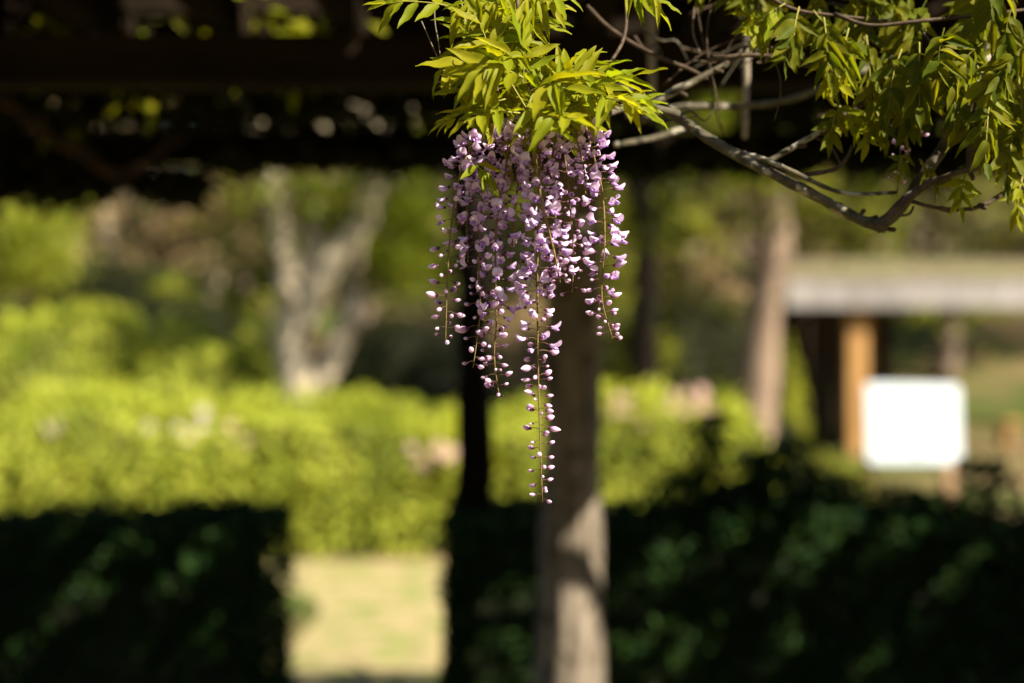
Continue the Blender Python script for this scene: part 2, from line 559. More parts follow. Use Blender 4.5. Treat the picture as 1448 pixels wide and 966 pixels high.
def blossom_mesh(mat):
    mb = MB()
    for k in range(5):
        a = 2 * math.pi * k / 5
        ca, sa = math.cos(a), math.sin(a)
        pt = []
        for (r, w, z) in ((0.004, 0.0, 0.0), (0.022, 0.014, 0.008), (0.036, 0.012, 0.010), (0.042, 0.0, 0.006), (0.036, -0.012, 0.010), (0.022, -0.014, 0.008)):
            pt.append((r * ca - w * sa, r * sa + w * ca, z))
        mb.add(pt, [(0, 1, 2, 3), (0, 3, 4, 5)])
    for k in range(5):
        a = 2 * math.pi * k / 5
        c = Vector((0.006 * math.cos(a), 0.006 * math.sin(a), 0))
        V, F = tube([c, c * 1.4 + Vector((0, 0, .012)), c * 2.2 + Vector((0, 0, .024))], [0.0008, 0.0008], 4)
        mb.add(V, F)
    return mb.mesh('blossom', mat)


PINK, WHITE = blossom_mesh(M['pink_petal']), blossom_mesh(M['white_petal'])


def blossoms(root, spots, me):
    for (px, py, Y, n, spread) in spots:
        c = P(px, py, Y)
        for _ in range(n):
            p = c + Vector((random.gauss(0, spread), random.gauss(0, 0.05), random.gauss(0, spread * .6)))
            d = Vector((random.uniform(-.2, .8), -1, random.uniform(0, .9))).normalized()
            s = random.uniform(0.8, 1.3)
            obj('blossom', me, root, Matrix.Translation(p) @ d.to_track_quat('Z', 'Y').to_matrix().to_4x4() @ Matrix.Scale(s, 4))


# shaded hedges either side of the path gap
HD = 5.6
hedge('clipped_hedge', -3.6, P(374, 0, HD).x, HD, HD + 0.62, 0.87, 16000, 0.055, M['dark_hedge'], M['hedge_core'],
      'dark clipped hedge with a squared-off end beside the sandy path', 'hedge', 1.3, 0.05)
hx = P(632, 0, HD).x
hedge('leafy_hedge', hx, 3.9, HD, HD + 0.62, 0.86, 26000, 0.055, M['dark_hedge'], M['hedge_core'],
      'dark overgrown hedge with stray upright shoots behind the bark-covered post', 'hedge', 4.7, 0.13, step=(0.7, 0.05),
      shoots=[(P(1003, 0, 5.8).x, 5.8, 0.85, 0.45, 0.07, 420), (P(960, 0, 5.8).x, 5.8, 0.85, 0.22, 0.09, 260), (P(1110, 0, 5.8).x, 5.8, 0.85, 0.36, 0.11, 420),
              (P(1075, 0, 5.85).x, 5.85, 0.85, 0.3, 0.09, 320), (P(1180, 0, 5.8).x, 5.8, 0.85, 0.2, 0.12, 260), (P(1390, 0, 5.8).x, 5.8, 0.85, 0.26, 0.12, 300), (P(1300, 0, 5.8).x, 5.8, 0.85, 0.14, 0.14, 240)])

# sunlit hedge across the end of the path
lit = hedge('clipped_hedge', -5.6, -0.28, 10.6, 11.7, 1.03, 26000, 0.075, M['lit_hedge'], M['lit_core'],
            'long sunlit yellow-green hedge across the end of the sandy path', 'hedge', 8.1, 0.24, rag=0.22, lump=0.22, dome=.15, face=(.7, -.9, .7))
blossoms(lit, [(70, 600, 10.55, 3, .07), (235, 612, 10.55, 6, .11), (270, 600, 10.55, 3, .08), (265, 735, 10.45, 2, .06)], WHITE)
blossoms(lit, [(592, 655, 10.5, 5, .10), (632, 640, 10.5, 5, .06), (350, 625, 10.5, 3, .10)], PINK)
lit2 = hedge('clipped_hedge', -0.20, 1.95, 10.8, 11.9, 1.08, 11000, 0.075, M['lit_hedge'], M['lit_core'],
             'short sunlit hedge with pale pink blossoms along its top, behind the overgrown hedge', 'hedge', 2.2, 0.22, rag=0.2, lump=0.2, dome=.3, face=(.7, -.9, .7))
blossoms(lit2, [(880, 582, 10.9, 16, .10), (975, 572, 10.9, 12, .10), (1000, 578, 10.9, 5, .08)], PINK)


# ------------------------------------------------------------------ shrubs and trees
def shrub(name, c, r, n, size, leaf, core, label, cat, seed=0.0, group=None):
    root = empty(name, (c[0], c[1], terrain(c[0], c[1])), label, cat, group)
    z0 = terrain(c[0], c[1])
    V, F = [], []
    nu, nv = 20, 10
    def surf(th, ph, s):
        d = Vector((math.cos(th) * math.cos(ph), math.sin(th) * math.cos(ph), math.sin(ph)))
        q = 1 + 0.16 * noise.noise(d * 1.6 + Vector((seed, 0, 0))) + 0.10 * noise.noise(d * 4.5 + Vector((seed, 3, 0)))
        return Vector((c[0] + d.x * r[0] * q * s, c[1] + d.y * r[1] * q * s, z0 + max(0, d.z) * r[2] * q * s)), d
    for j in range(nv + 1):
        for i in range(nu):
            V.append(surf(2 * math.pi * i / nu, math.pi / 2 * j / nv, 0.86)[0])
    F = [(j * nu + i, j * nu + (i + 1) % nu, (j + 1) * nu + (i + 1) % nu, (j + 1) * nu + i) for j in range(nv) for i in range(nu)]
    obj('twig_core', mesh_arrays('twig_core', V, F, core), root)
    pts, nr = [], []
    for _ in range(n):
        p, d = surf(random.uniform(0, 2 * math.pi), math.asin(random.uniform(0, 1)), 1.0 - abs(random.gauss(0, 0.06)))
        pts.append(p); nr.append(d + Vector((.6, -.5, .6)))
    V, F = leaf_cloud(np.array([tuple(p) for p in pts]), np.array([tuple(d) for d in nr]), size)
    obj('foliage', mesh_arrays('foliage', V, F, leaf), root, stuff=True)
    return root


G = 'rounded sunlit shrubs behind the long hedge'
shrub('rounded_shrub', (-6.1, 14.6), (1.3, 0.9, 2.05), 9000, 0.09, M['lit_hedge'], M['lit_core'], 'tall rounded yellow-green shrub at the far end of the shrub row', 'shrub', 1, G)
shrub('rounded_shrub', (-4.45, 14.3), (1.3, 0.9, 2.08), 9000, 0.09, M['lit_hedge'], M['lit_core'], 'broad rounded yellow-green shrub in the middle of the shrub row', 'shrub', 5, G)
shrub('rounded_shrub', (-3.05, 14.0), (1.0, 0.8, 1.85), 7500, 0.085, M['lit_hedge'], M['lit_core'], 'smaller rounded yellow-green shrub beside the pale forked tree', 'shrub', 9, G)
shrub('evergreen_shrub', (-1.25, 18.2), (1.5, 0.9, 2.1), 6000, 0.10, M['wood_leaf_dark'], M['hedge_core'], 'dark rounded evergreen shrub behind the bare soil mound', 'shrub', 13)
shrub('evergreen_shrub', (-5.3, 19.5), (2.4, 1.1, 2.7), 8000, 0.11, M['wood_leaf_dark'], M['hedge_core'], 'wide dark evergreen shrub behind the yellow-green shrub row', 'shrub', 17)
shrub('leafy_shrub', (2.2, 17.0), (1.4, 0.9, 2.2), 6000, 0.10, M['wood_leaf_mid'], M['hedge_core'], 'mid green shrub behind the short blossoming hedge', 'shrub', 21)
shrub('leafy_shrub', (P(1250, 0, 6.95).x, 6.95), (0.75, 0.42, 0.84), 5200, 0.06, M['wood_leaf_mid'], M['hedge_core'], 'mid green bush with sun-flecked top rising just behind the overgrown hedge', 'shrub', 31)
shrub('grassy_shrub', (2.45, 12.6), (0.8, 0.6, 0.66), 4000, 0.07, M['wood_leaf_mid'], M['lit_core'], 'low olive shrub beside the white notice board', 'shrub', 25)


def tree(name, x, y, height, r_trunk, stems, crown_c, crown_r, clumps, per, size, bark, leaf, label, group=None, seed=0, clump_r=0.55, low=()):
    """stems: list of point lists (relative to the base) with radii"""
    z0 = terrain(x, y) - 0.05
    base = Vector((x, y, z0))
    root = empty(name, base, label, 'tree', group)
    mb = MB()
    tips = []
    rs = random.Random(seed)
    for pts, rad in stems:
        path = smooth_path([base + Vector(p) for p in pts], 14)
        V, F = tube(path, rad, 10, 0.25, 5.0)
        mb.add(V, F)
        tips.append((path, rad))
    obj('trunk', mb.mesh('trunk', bark, True), root)
    pts, nr, lim = [], [], MB()
    for k in range(clumps):
        d = Vector((rs.gauss(0, 1), rs.gauss(0, 1), rs.gauss(0, 1))).normalized() * (rs.random() ** 0.4)
        c = base + Vector(crown_c) + Vector((d.x * crown_r[0], d.y * crown_r[1], d.z * crown_r[2]))
        path, rad = tips[k % len(tips)]
        s = path[rs.randint(len(path) // 2, len(path) - 1)]
        mid = s.lerp(c, 0.5) + Vector((rs.gauss(0, .15), rs.gauss(0, .15), rs.uniform(0, .3)))
        V, F = tube(smooth_path([s, mid, c], 6), [max(0.012, r_trunk * 0.22), 0.008], 5)
        lim.add(V, F)
        g = rng.normal(0, clump_r * rs.uniform(.6, 1.1), (per, 3)) * np.array([1, 1, 0.6])
        pts.append(g + np.array(c)); nr.append(np.tile((0.1, -0.1, 0.9), (per, 1)))
    for lc in low:
        c = Vector(lc)
        path, rad = tips[rs.randrange(len(tips))]
        s = min(path, key=lambda q: (q - c).length)
        V, F = tube(smooth_path([s, s.lerp(c, .5) + Vector((0, 0, .1)), c], 6), [0.03, 0.008], 5)
        lim.add(V, F)
        pts.append(rng.normal(0, 0.2, (110, 3)) + np.array(c)); nr.append(np.tile((0.1, -0.1, 0.9), (110, 1)))
    obj('limbs', lim.mesh('limbs', bark, True), root)
    V, F = leaf_cloud(np.concatenate(pts), np.concatenate(nr), size, 0.45, 0.8)
    obj('crown', mesh_arrays('crown', V, F, leaf), root, stuff=True)
    return root


# pale forked tree behind the long hedge
T = 13.4
def rel(px, py, Y, x, y):
    p = P(px, py, Y)
    return (p.x - x, p.y - y, p.z - terrain(x, y))
tx = P(415, 0, T).x
tree('forked_tree', tx, T, 6, 0.3,
     [([(0, 0, 0), rel(418, 560, T, tx, T), rel(412, 470, T, tx, T), rel(408, 390, T, tx, T), rel(388, 290, T - .1, tx, T), rel(360, 120, T - .3, tx, T), rel(330, -150, T - .2, tx, T)], [0.24, 0.16, 0.15, 0.13, 0.11, 0.08, 0.04]),
      ([rel(425, 470, T, tx, T), rel(442, 410, T, tx, T), rel(478, 350, T, tx, T), rel(518, 300, T + .1, tx, T), rel(560, 210, T + .4, tx, T), rel(620, 0, T + .6, tx, T)], [0.11, 0.13, 0.13, 0.11, 0.08, 0.04]),
      ([rel(432, 420, T, tx, T), rel(440, 340, T, tx, T), rel(445, 270, T, tx, T), rel(455, 100, T - .4, tx, T)], [0.10, 0.08, 0.06, 0.03]),
      ([rel(430, 570, T + .2, tx, T), rel(470, 500, T + .3, tx, T), rel(495, 440, T + .5, tx, T), rel(500, 370, T + .9, tx, T), rel(520, 240, T + 1.2, tx, T)], [0.11, 0.12, 0.12, 0.08, 0.04])],
     (0.2, 0.6, 6.3), (2.2, 1.8, 1.4), 26, 200, 0.11, M['pale_bark'], M['bush_leaf'], 'tree with smooth pale tan trunk forking into several stems', seed=3,
     low=[P(x, y, T + d) for x, y, d in ((470, 255, -.3), (430, 245, -.4), (390, 250, -.4), (560, 260, .3), (585, 310, .4), (560, 350, .4), (520, 250, -.2), (350, 270, -.2), (330, 330, .2), (455, 300, .3), (600, 270, .2))])

# trunk left of the shelter
tree('leaning_tree', P(1062, 0, 15).x, 15, 6, 0.2,
     [([(0, 0, 0), (0.06, 0, .9), (0.12, 0, 1.8), (0.25, 0, 2.6), (0.2, 0, 3.6), (0.5, 0.2, 5.0)], [0.26, 0.21, 0.19, 0.19, 0.13, 0.06]),
      ([(0.2, 0, 2.3), (-0.3, 0.1, 3.1), (-0.9, 0.3, 3.9), (-1.2, .3, 5)], [0.14, 0.12, 0.09, 0.04])],
     (-0.1, -0.3, 4.0), (1.7, 1.3, 1.3), 34, 230, 0.11, M['pinkish_bark'], M['bush_leaf'], 'tree with pinkish-brown trunk standing beside the shelter', seed=5)

tree('slim_tree', P(908, 0, 12.4).x, 12.4, 6, 0.12,
     [([(0, 0, 0), (0.0, 0, 1.2), (0.03, 0, 2.4), (-0.05, 0, 3.6), (0.1, 0, 5.0)], [0.16, 0.12, 0.11, 0.09, 0.04])],
     (0.1, 0.2, 4.6), (1.2, 1.0, 1.2), 20, 200, 0.10, M['old_bark'], M['wood_leaf_dark'], 'slim dark-barked tree just behind the short blossoming hedge', seed=6, clump_r=0.3,
     low=[P(x, y, 12.4) for x, y in ((890, 250), (930, 270), (905, 320), (950, 245), (870, 290))])

# bright bush-like young tree at the far left
tree('young_tree', -6.6, 17.6, 4, 0.1,
     [([(0, 0, 0), (0.05, 0, 1.2), (-0.05, 0.1, 2.2), (0.1, 0, 3.4)], [0.10, 0.09, 0.07, 0.03])],
     (0.0, 0, 2.9), (1.05, 0.8, 0.75), 26, 220, 0.11, M['brown_bark'], M['lit_hedge'], 'young tree with a bright yellow-green crown above the shrub row', seed=7, clump_r=0.3)
tree('young_tree', -4.4, 21.0, 4, 0.1,
     [([(0, 0, 0), (0.05, 0, 1.2), (-0.05, 0.1, 2.2), (0.1, 0, 3.6)], [0.12, 0.1, 0.07, 0.03])],
     (0.1, 0, 3.3), (1.1, 0.8, 0.8), 22, 200, 0.12, M['pale_bark'], M['wood_leaf_brown'], 'small tree with sparse tan leaves behind the wide evergreen shrub', seed=8, clump_r=0.35)
tree('young_tree', -2.05, 19.6, 4, 0.1,
     [([(0, 0, 0), (0.05, 0, 1.4), (-0.05, 0.1, 2.5), (0.1, 0, 3.8)], [0.10, 0.09, 0.07, 0.03])],
     (0.0, 0, 3.2), (1.0, 0.8, 0.9), 26, 220, 0.11, M['brown_bark'], M['bush_leaf'], 'young tree with olive-yellow crown behind the pale forked tree', seed=9, clump_r=0.3)

# woodland on the rise
kinds = [('tall dark evergreen tree on the rise', 'wood_leaf_dark', 'brown_bark'), ('mid green broad-crowned tree on the rise', 'wood_leaf_mid', 'brown_bark'), ('tan leafed thin-crowned tree on the rise', 'wood_leaf_brown', 'pale_bark')]
WG = 'woodland trees on the rising ground'
spots = [(-10.5, 25, 0), (-7.6, 26.5, 2), (-5.0, 25.0, 0), (-2.8, 27, 1), (-0.9, 24.4, 0), (1.3, 25.5, 1), (3.3, 26.5, 2), (5.6, 28, 2), (8.2, 27, 1), (11, 28, 2),
         (-13, 33, 0), (-9.5, 34, 1), (-6.2, 33, 0), (-3.2, 35, 0), (0.2, 34, 2), (3.4, 35, 0), (6.6, 36, 2), (9.9, 35, 1), (13.5, 36, 2),
         (-17, 44, 1), (-12, 45, 0), (-7, 44, 0), (-2, 46, 1), (3, 45, 0), (8, 46, 1), (13, 45, 0), (18, 46, 1)] + [(-25 + 3.9 * q, 55 + (q % 3), 0) for q in range(14)] + [(-11.8, 22.5, 0), (-13.6, 27, 1), (-16, 30, 0), (13.5, 29, 0)]
for i, (x, y, k) in enumerate(spots):
    lab, lf, bk = kinds[k]
    h = 6.8 + 1.6 * math.sin(i * 2.3) + (1.5 if y > 30 else 0)
    s = 0.9 + 0.2 * math.sin(i * 1.7)
    tree('woodland_tree', x, y, h, 0.2,
         [([(0, 0, 0), (0.1 * math.sin(i), 0, h * .25), (0.25 * math.cos(i * 2), 0.1, h * .5), (0.3 * math.sin(i * 3), 0, h * .85)], [0.24, 0.19, 0.15, 0.05])],
         (0, 0, h * 0.56), (2.0 * s, 1.6 * s, h * 0.42), 30, 110, 0.22, M[bk], M[lf],
         lab + (', in its front row' if y < 30 else ', in its second row' if y < 40 else ', along its crest' if y < 50 else ', in the ridge line behind all the others'), WG, seed=100 + i, clump_r=0.55)


for i in range(11):  # unseen row added behind the camera to cut the sky fill
    x = -15 + 3.0 * i
    h = 7.2 + 0.8 * math.sin(i * 1.9)
    tree('added_shade_tree', x, -9.5 + 1.5 * math.sin(i * 2.7), h, 0.2,
         [([(0, 0, 0), (0.1 * math.sin(i), 0, h * .25), (0.2 * math.cos(i * 2), 0.1, h * .5), (0.2 * math.sin(i * 3), 0, h * .85)], [0.24, 0.19, 0.15, 0.05])],
         (0, 0, h * 0.5), (2.0, 1.5, h * 0.46), 40, 110, 0.26, M['brown_bark'], M['wood_leaf_dark'],
         'dark unseen tree in the row added to cut sky light reaching the pergola', 'unseen trees added to shade the pergola', seed=300 + i, clump_r=0.7)

# ------------------------------------------------------------------ shelter
SY = 18.5
sh = empty('shelter', (P(1300, 0, SY).x, SY, 0), 'open timber shelter with tan roof and pale grey fascia board', 'shelter')
xL, xR = P(1112, 0, SY).x, 8.6
ez = P(0, 436, SY).z
ft = P(0, 398, SY).z
V, F = box(((xL + xR) / 2, SY, (ez + ft) / 2), (xR - xL, 0.06, ft - ez), 0.01)
obj('fascia_board', mesh_arrays('fascia_board', V, F, M['fascia']), sh)
for k in range(9):
    x = xL + 0.15 + (xR - xL - .3) * k / 8
    V, F = box((x, SY + 0.5, ez + 0.20), (0.07, 0.9, 0.12), 0.005)
    obj('rafter', mesh_arrays('rafter', V, F, M['orange_wood']), sh)
# roof courses of shingles, each a stepped board
rise, run, nC = 0.36, 2.3, 9
for k in range(nC):
    t = k / nC
    y0, z0 = SY - 0.02 + run * t, ft + 0.012 + rise * t
    dy, dz = run / nC * 1.15, rise / nC * 1.15
    sl = 0.35 * t
    V = [(xL - 0.05 + sl, y0, z0), (xR, y0, z0), (xR, y0 + dy, z0 + dz), (xL - 0.05 + sl, y0 + dy, z0 + dz)]
    V += [(v[0], v[1], v[2] + 0.035) for v in V]
    F = [(0, 3, 2, 1), (4, 5, 6, 7), (0, 1, 5, 4), (1, 2, 6, 5), (2, 3, 7, 6), (3, 0, 4, 7)]
    obj('roof_course', mesh_arrays('roof_course', V, F, M['roof_tan']), sh)
for px, dy in ((1210, 0.25), (1600, 0.25), (1225, 2.0), (1560, 2.0)):
    x = P(px, 0, SY + dy).x
    w = 0.25 if dy < 1 else 0.16
    V, F = box((x, SY + dy, ez / 2 + 0.03), (w, w * .8, ez + 0.06), 0.02)
    po = obj('post', mesh_arrays('post', V, F, M['orange_wood']), sh)
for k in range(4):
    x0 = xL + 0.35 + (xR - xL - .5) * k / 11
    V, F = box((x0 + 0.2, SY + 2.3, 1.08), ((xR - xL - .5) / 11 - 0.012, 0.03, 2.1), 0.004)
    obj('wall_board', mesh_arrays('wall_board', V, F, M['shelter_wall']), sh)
V, F = box((P(1330, 0, SY + 1.5).x, SY + 1.5, 0.46), (2.2, 0.42, 0.06), 0.01)
be = tag(obj('bench', mesh_arrays('bench', V, F, M['orange_wood'])), 'plain plank bench inside the timber shelter', 'bench')
for s in (-0.9, 0.9):
    V, F = box((P(1330, 0, SY + 1.5).x + s, SY + 1.5, 0.214), (0.08, 0.34, 0.43), 0.008)
    obj('leg', mesh_arrays('leg', V, F, M['orange_wood']), be)

# ------------------------------------------------------------------ notice board
SG = 13.6
sc_ = P(1292, 599, SG)
sg = empty('notice_board', (sc_.x, sc_.y, 0), 'white notice board with rounded corners on two wooden legs', 'sign')
rotm = Matrix.Translation(sc_) @ Matrix.Rotation(math.radians(7), 4, 'Z') @ Matrix.Rotation(math.radians(-7), 4, 'X') @ Matrix.Rotation(math.radians(1.2), 4, 'Y')
W, H, R_ = 0.468, 0.38, 0.05
out = []
for (cx_, cz_, a0) in ((W - R_, H - R_, 0), (-W + R_, H - R_, 90), (-W + R_, -H + R_, 180), (W - R_, -H + R_, 270)):
    for q in range(6):
        a = math.radians(a0 + 18 * q)
        out.append((cx_ + R_ * math.cos(a), cz_ + R_ * math.sin(a)))
n = len(out)
V = [tuple(rotm @ Vector((x, -0.012, z))) for x, z in out] + [tuple(rotm @ Vector((x, 0.012, z))) for x, z in out]
F = [tuple(range(n)), tuple(range(2 * n - 1, n - 1, -1))] + [(i, i + n, (i + 1) % n + n, (i + 1) % n) for i in range(n)]
obj('panel', mesh_arrays('panel', V, F, M['sign_white']), sg)
for s in (-0.40, 0.40):
    top_ = rotm @ Vector((s, 0.055, 0.30))
    bot = Vector((top_.x + 0.0, top_.y - 0.02, 0.0))
    V, F = box(((top_.x + bot.x) / 2, (top_.y + bot.y) / 2 + 0.05, top_.z / 2), (0.10, 0.06, top_.z), 0.008)
    obj('leg', mesh_arrays('leg', V, F, M['sign_wood']), sg)
for z in (0.22, -0.22):
    V, F = box((0, 0, 0), (0.92, 0.03, 0.06), 0.004)
    V = [tuple(rotm @ (Vector(v) + Vector((0, 0.03, z)))) for v in V]
    obj('batten', mesh_arrays('batten', V, F, M['sign_wood']), sg)

# ------------------------------------------------------------------ pergola
BY = 5.4
pg = empty('pergola', (0.2, 4.0, 0), 'dark timber pergola with beams and rafters resting on a bark-covered post', 'pergola')


def log_post(x, y, r0, r1, z1, lean=0.0, seed=0.0):
    V, F = [], []
    seg, rings = 56, 90
    for j in range(rings + 1):
        z = z1 * j / rings
        r = r0 + (r1 - r0) * min(1, z / 1.7)
        for k in range(seg):
            th = 2 * math.pi * k / seg
            d = Vector((math.cos(th), math.sin(th), 0))
            q = noise.noise(Vector((d.x * 5 + seed, d.y * 5, z * 1.4))) * 0.013 + noise.noise(Vector((d.x * 14 + seed, d.y * 14, z * 3))) * 0.011 \
                + (0.03 * math.exp(-z * 7))
            V.append((x + lean * z + d.x * (r + q), y + d.y * (r + q), z))
    for j in range(rings):
        for k in range(seg):
            k2 = (k + 1) % seg
            F.append((j * seg + k, j * seg + k2, (j + 1) * seg + k2, (j + 1) * seg + k))
    F.append(tuple(rings * seg + k for k in range(seg)))
    return mesh_arrays('post', V, F, M['post_bark'], True)


post_px = P(804, 0, 5.25).x
pm = log_post(post_px, 5.25, 0.130, 0.096, 2.268, 0.008)
p0 = obj('post', pm, pg)
p0['label'] = 'pale bark-covered round post, sunlit near its foot'
for (x, y) in ((-2.75, 5.3), (3.35, 5.3), (-2.75, 2.7), (3.35, 2.7)):
    obj('post', pm, pg, Matrix.Translation((x - post_px, y - 5.25, 0)))
for y, zb, zt in ((5.35, 2.27, 2.385), (3.75, 2.268, 2.40), (2.7, 2.27, 2.385)):
    V, F = box((1.2, y, (zb + zt) / 2), (10.4, 0.12, zt - zb), 0.008)
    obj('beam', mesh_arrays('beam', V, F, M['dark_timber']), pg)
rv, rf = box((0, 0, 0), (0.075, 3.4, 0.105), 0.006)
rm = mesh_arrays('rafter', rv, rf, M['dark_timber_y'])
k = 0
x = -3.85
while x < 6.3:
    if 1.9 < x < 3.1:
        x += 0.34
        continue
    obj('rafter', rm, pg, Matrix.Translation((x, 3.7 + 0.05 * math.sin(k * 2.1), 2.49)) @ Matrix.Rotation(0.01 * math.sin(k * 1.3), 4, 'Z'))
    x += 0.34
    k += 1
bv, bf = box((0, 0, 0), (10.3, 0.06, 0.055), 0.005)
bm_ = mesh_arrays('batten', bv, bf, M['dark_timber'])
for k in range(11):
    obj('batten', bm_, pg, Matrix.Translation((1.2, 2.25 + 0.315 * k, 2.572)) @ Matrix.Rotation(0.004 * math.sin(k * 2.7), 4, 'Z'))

# ------------------------------------------------------------------ old wisteria on the pergola
ow = empty('old_wisteria', (P(670, 0, 5.9).x, 5.9, 0), 'dark old wisteria trunk climbing to a dense leafy canopy over the pergola', 'vine')
b = ow.location
pa = smooth_path([b, b + Vector((0.0, 0, .5)), P(672, 650, 5.9), P(668, 500, 5.9), P(671, 380, 5.9), P(662, 270, 5.85), P(690, 180, 5.8), P(760, 100, 5.6)], 40)
mb = MB()
V, F = tube(pa, [0.17, 0.095, 0.074, 0.066, 0.066, 0.06, 0.05, 0.045], 14, 0.35, 9.0)
mb.add(V, F)
V, F = tube([p + Vector((0.045 * math.cos(i * .35), 0.045 * math.sin(i * .35), 0)) for i, p in enumerate(pa)], [0.05, 0.03, 0.028, 0.03, 0.026], 8, 0.3, 12)
mb.add(V, F)
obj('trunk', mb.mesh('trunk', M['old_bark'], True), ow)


def stem(pts, rad, mat, parent, name='stem', n=24, seg=8, rough=0.25, freq=30, wig=0.0):
    path = smooth_path(pts, n)
    if wig:
        path = [p + Vector((noise.noise(p * 9), noise.noise(p * 9 + Vector((7, 0, 0))), noise.noise(p * 9 + Vector((0, 5, 0))))) * wig for p in path]
    V, F = tube(path, rad, seg, rough, freq)
    return obj(name, mesh_arrays(name, V, F, mat, True), parent)


stem([P(-60, 100, 4.6), P(40, 165, 4.6), P(110, 215, 4.7), P(165, 245, 4.8), P(215, 225, 4.9), P(260, 190, 5.0)], [0.024, 0.022, 0.022, 0.018], M['twig_dark'], ow, wig=.02)
stem([P(165, 250, 4.8), P(190, 200, 4.8), P(210, 150, 4.7), P(260, 60, 4.4)], [0.018, 0.015, 0.015], M['old_bark'], ow, wig=.02)
for k in range(26):
    x0 = random.uniform(-3.3, 5.6); y0 = random.uniform(2.6, 5.7)
    a = random.uniform(-0.5, 0.5) + (math.pi if random.random() < .5 else 0)
    pts = [Vector((x0, y0, random.uniform(2.56, 2.75)))]
    for q in range(5):
        a += random.uniform(-.5, .5)
        nx_ = pts[-1] + Vector((math.cos(a) * .45, math.sin(a) * .25, random.uniform(-.12, .12)))
        nx_.z = min(2.85, max(2.5, nx_.z)); nx_.y = min(5.75, max(2.3, nx_.y))
        pts.append(nx_)
    r = random.uniform(.012, .03)
    stem(pts, [r, r * .6], M['old_bark'], ow, n=20, seg=6, wig=.03)

# canopy leaves over the battens, with one gap that lets the sun down to the post's foot
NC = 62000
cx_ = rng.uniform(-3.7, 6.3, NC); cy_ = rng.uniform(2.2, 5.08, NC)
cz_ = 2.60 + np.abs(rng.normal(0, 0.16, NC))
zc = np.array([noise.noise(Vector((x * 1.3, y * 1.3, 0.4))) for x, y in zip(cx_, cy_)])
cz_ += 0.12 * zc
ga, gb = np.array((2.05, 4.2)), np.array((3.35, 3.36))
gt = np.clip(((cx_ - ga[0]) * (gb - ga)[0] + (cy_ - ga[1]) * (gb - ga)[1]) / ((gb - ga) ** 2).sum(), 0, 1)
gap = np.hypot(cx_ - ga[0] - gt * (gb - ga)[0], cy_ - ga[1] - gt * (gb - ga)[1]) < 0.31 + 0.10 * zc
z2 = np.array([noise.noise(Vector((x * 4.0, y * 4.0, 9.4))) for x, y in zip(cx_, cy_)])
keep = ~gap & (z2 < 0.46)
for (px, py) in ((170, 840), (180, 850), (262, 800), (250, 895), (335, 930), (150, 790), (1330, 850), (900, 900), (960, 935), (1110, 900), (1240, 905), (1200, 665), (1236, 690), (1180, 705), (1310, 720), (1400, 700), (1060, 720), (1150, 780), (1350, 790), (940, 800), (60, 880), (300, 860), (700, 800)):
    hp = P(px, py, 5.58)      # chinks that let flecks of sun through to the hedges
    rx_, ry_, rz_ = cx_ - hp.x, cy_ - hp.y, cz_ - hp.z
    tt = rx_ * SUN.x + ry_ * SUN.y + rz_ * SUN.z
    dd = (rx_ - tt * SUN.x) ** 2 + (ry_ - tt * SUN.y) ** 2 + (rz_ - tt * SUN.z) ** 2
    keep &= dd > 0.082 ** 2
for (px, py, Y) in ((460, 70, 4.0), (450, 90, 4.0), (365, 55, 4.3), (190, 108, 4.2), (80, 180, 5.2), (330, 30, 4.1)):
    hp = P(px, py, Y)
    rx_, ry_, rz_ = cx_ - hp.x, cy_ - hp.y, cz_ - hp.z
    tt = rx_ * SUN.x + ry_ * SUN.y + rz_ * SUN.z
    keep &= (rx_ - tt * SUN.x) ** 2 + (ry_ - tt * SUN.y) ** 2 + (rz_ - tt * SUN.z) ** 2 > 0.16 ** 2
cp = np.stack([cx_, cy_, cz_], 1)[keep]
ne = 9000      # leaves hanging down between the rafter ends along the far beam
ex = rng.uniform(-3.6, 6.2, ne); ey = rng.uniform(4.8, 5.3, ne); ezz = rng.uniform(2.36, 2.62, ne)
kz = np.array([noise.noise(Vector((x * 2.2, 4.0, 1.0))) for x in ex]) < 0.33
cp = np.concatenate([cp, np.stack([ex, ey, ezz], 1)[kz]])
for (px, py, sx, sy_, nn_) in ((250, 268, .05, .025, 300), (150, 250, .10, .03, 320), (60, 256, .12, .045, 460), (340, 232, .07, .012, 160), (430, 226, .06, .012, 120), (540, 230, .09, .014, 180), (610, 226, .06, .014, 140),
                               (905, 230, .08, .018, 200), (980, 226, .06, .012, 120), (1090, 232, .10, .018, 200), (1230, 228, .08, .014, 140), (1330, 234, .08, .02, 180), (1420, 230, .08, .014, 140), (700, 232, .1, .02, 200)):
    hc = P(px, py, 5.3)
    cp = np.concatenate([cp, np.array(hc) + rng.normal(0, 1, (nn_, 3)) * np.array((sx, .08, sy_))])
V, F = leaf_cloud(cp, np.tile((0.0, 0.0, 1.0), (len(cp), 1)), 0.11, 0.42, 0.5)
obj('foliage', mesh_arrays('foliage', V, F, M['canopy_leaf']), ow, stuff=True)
# loose sprays hanging under the canopy
pts = []
for (px, py, Y, n_, s_) in ((460, 70, 4.0, 60, .05), (450, 90, 4.0, 40, .06), (365, 55, 4.3, 24, .04), (190, 108, 4.2, 40, .05), (60, 70, 4.0, 30, .06), (330, 30, 4.1, 50, .08), (80, 180, 5.2, 40, .07), (120, 20, 4.0, 40, .08)):
    c = P(px, py, Y)
    pts.append(rng.normal(0, s_, (n_, 3)) + np.array(c))
pts = np.concatenate(pts)
V, F = leaf_cloud(pts, np.tile((0.5, -0.5, .5), (len(pts), 1)), 0.07, 0.35, 0.6)
obj('hanging_foliage', mesh_arrays('hanging_foliage', V, F, M['young_leaf']), ow, stuff=True)


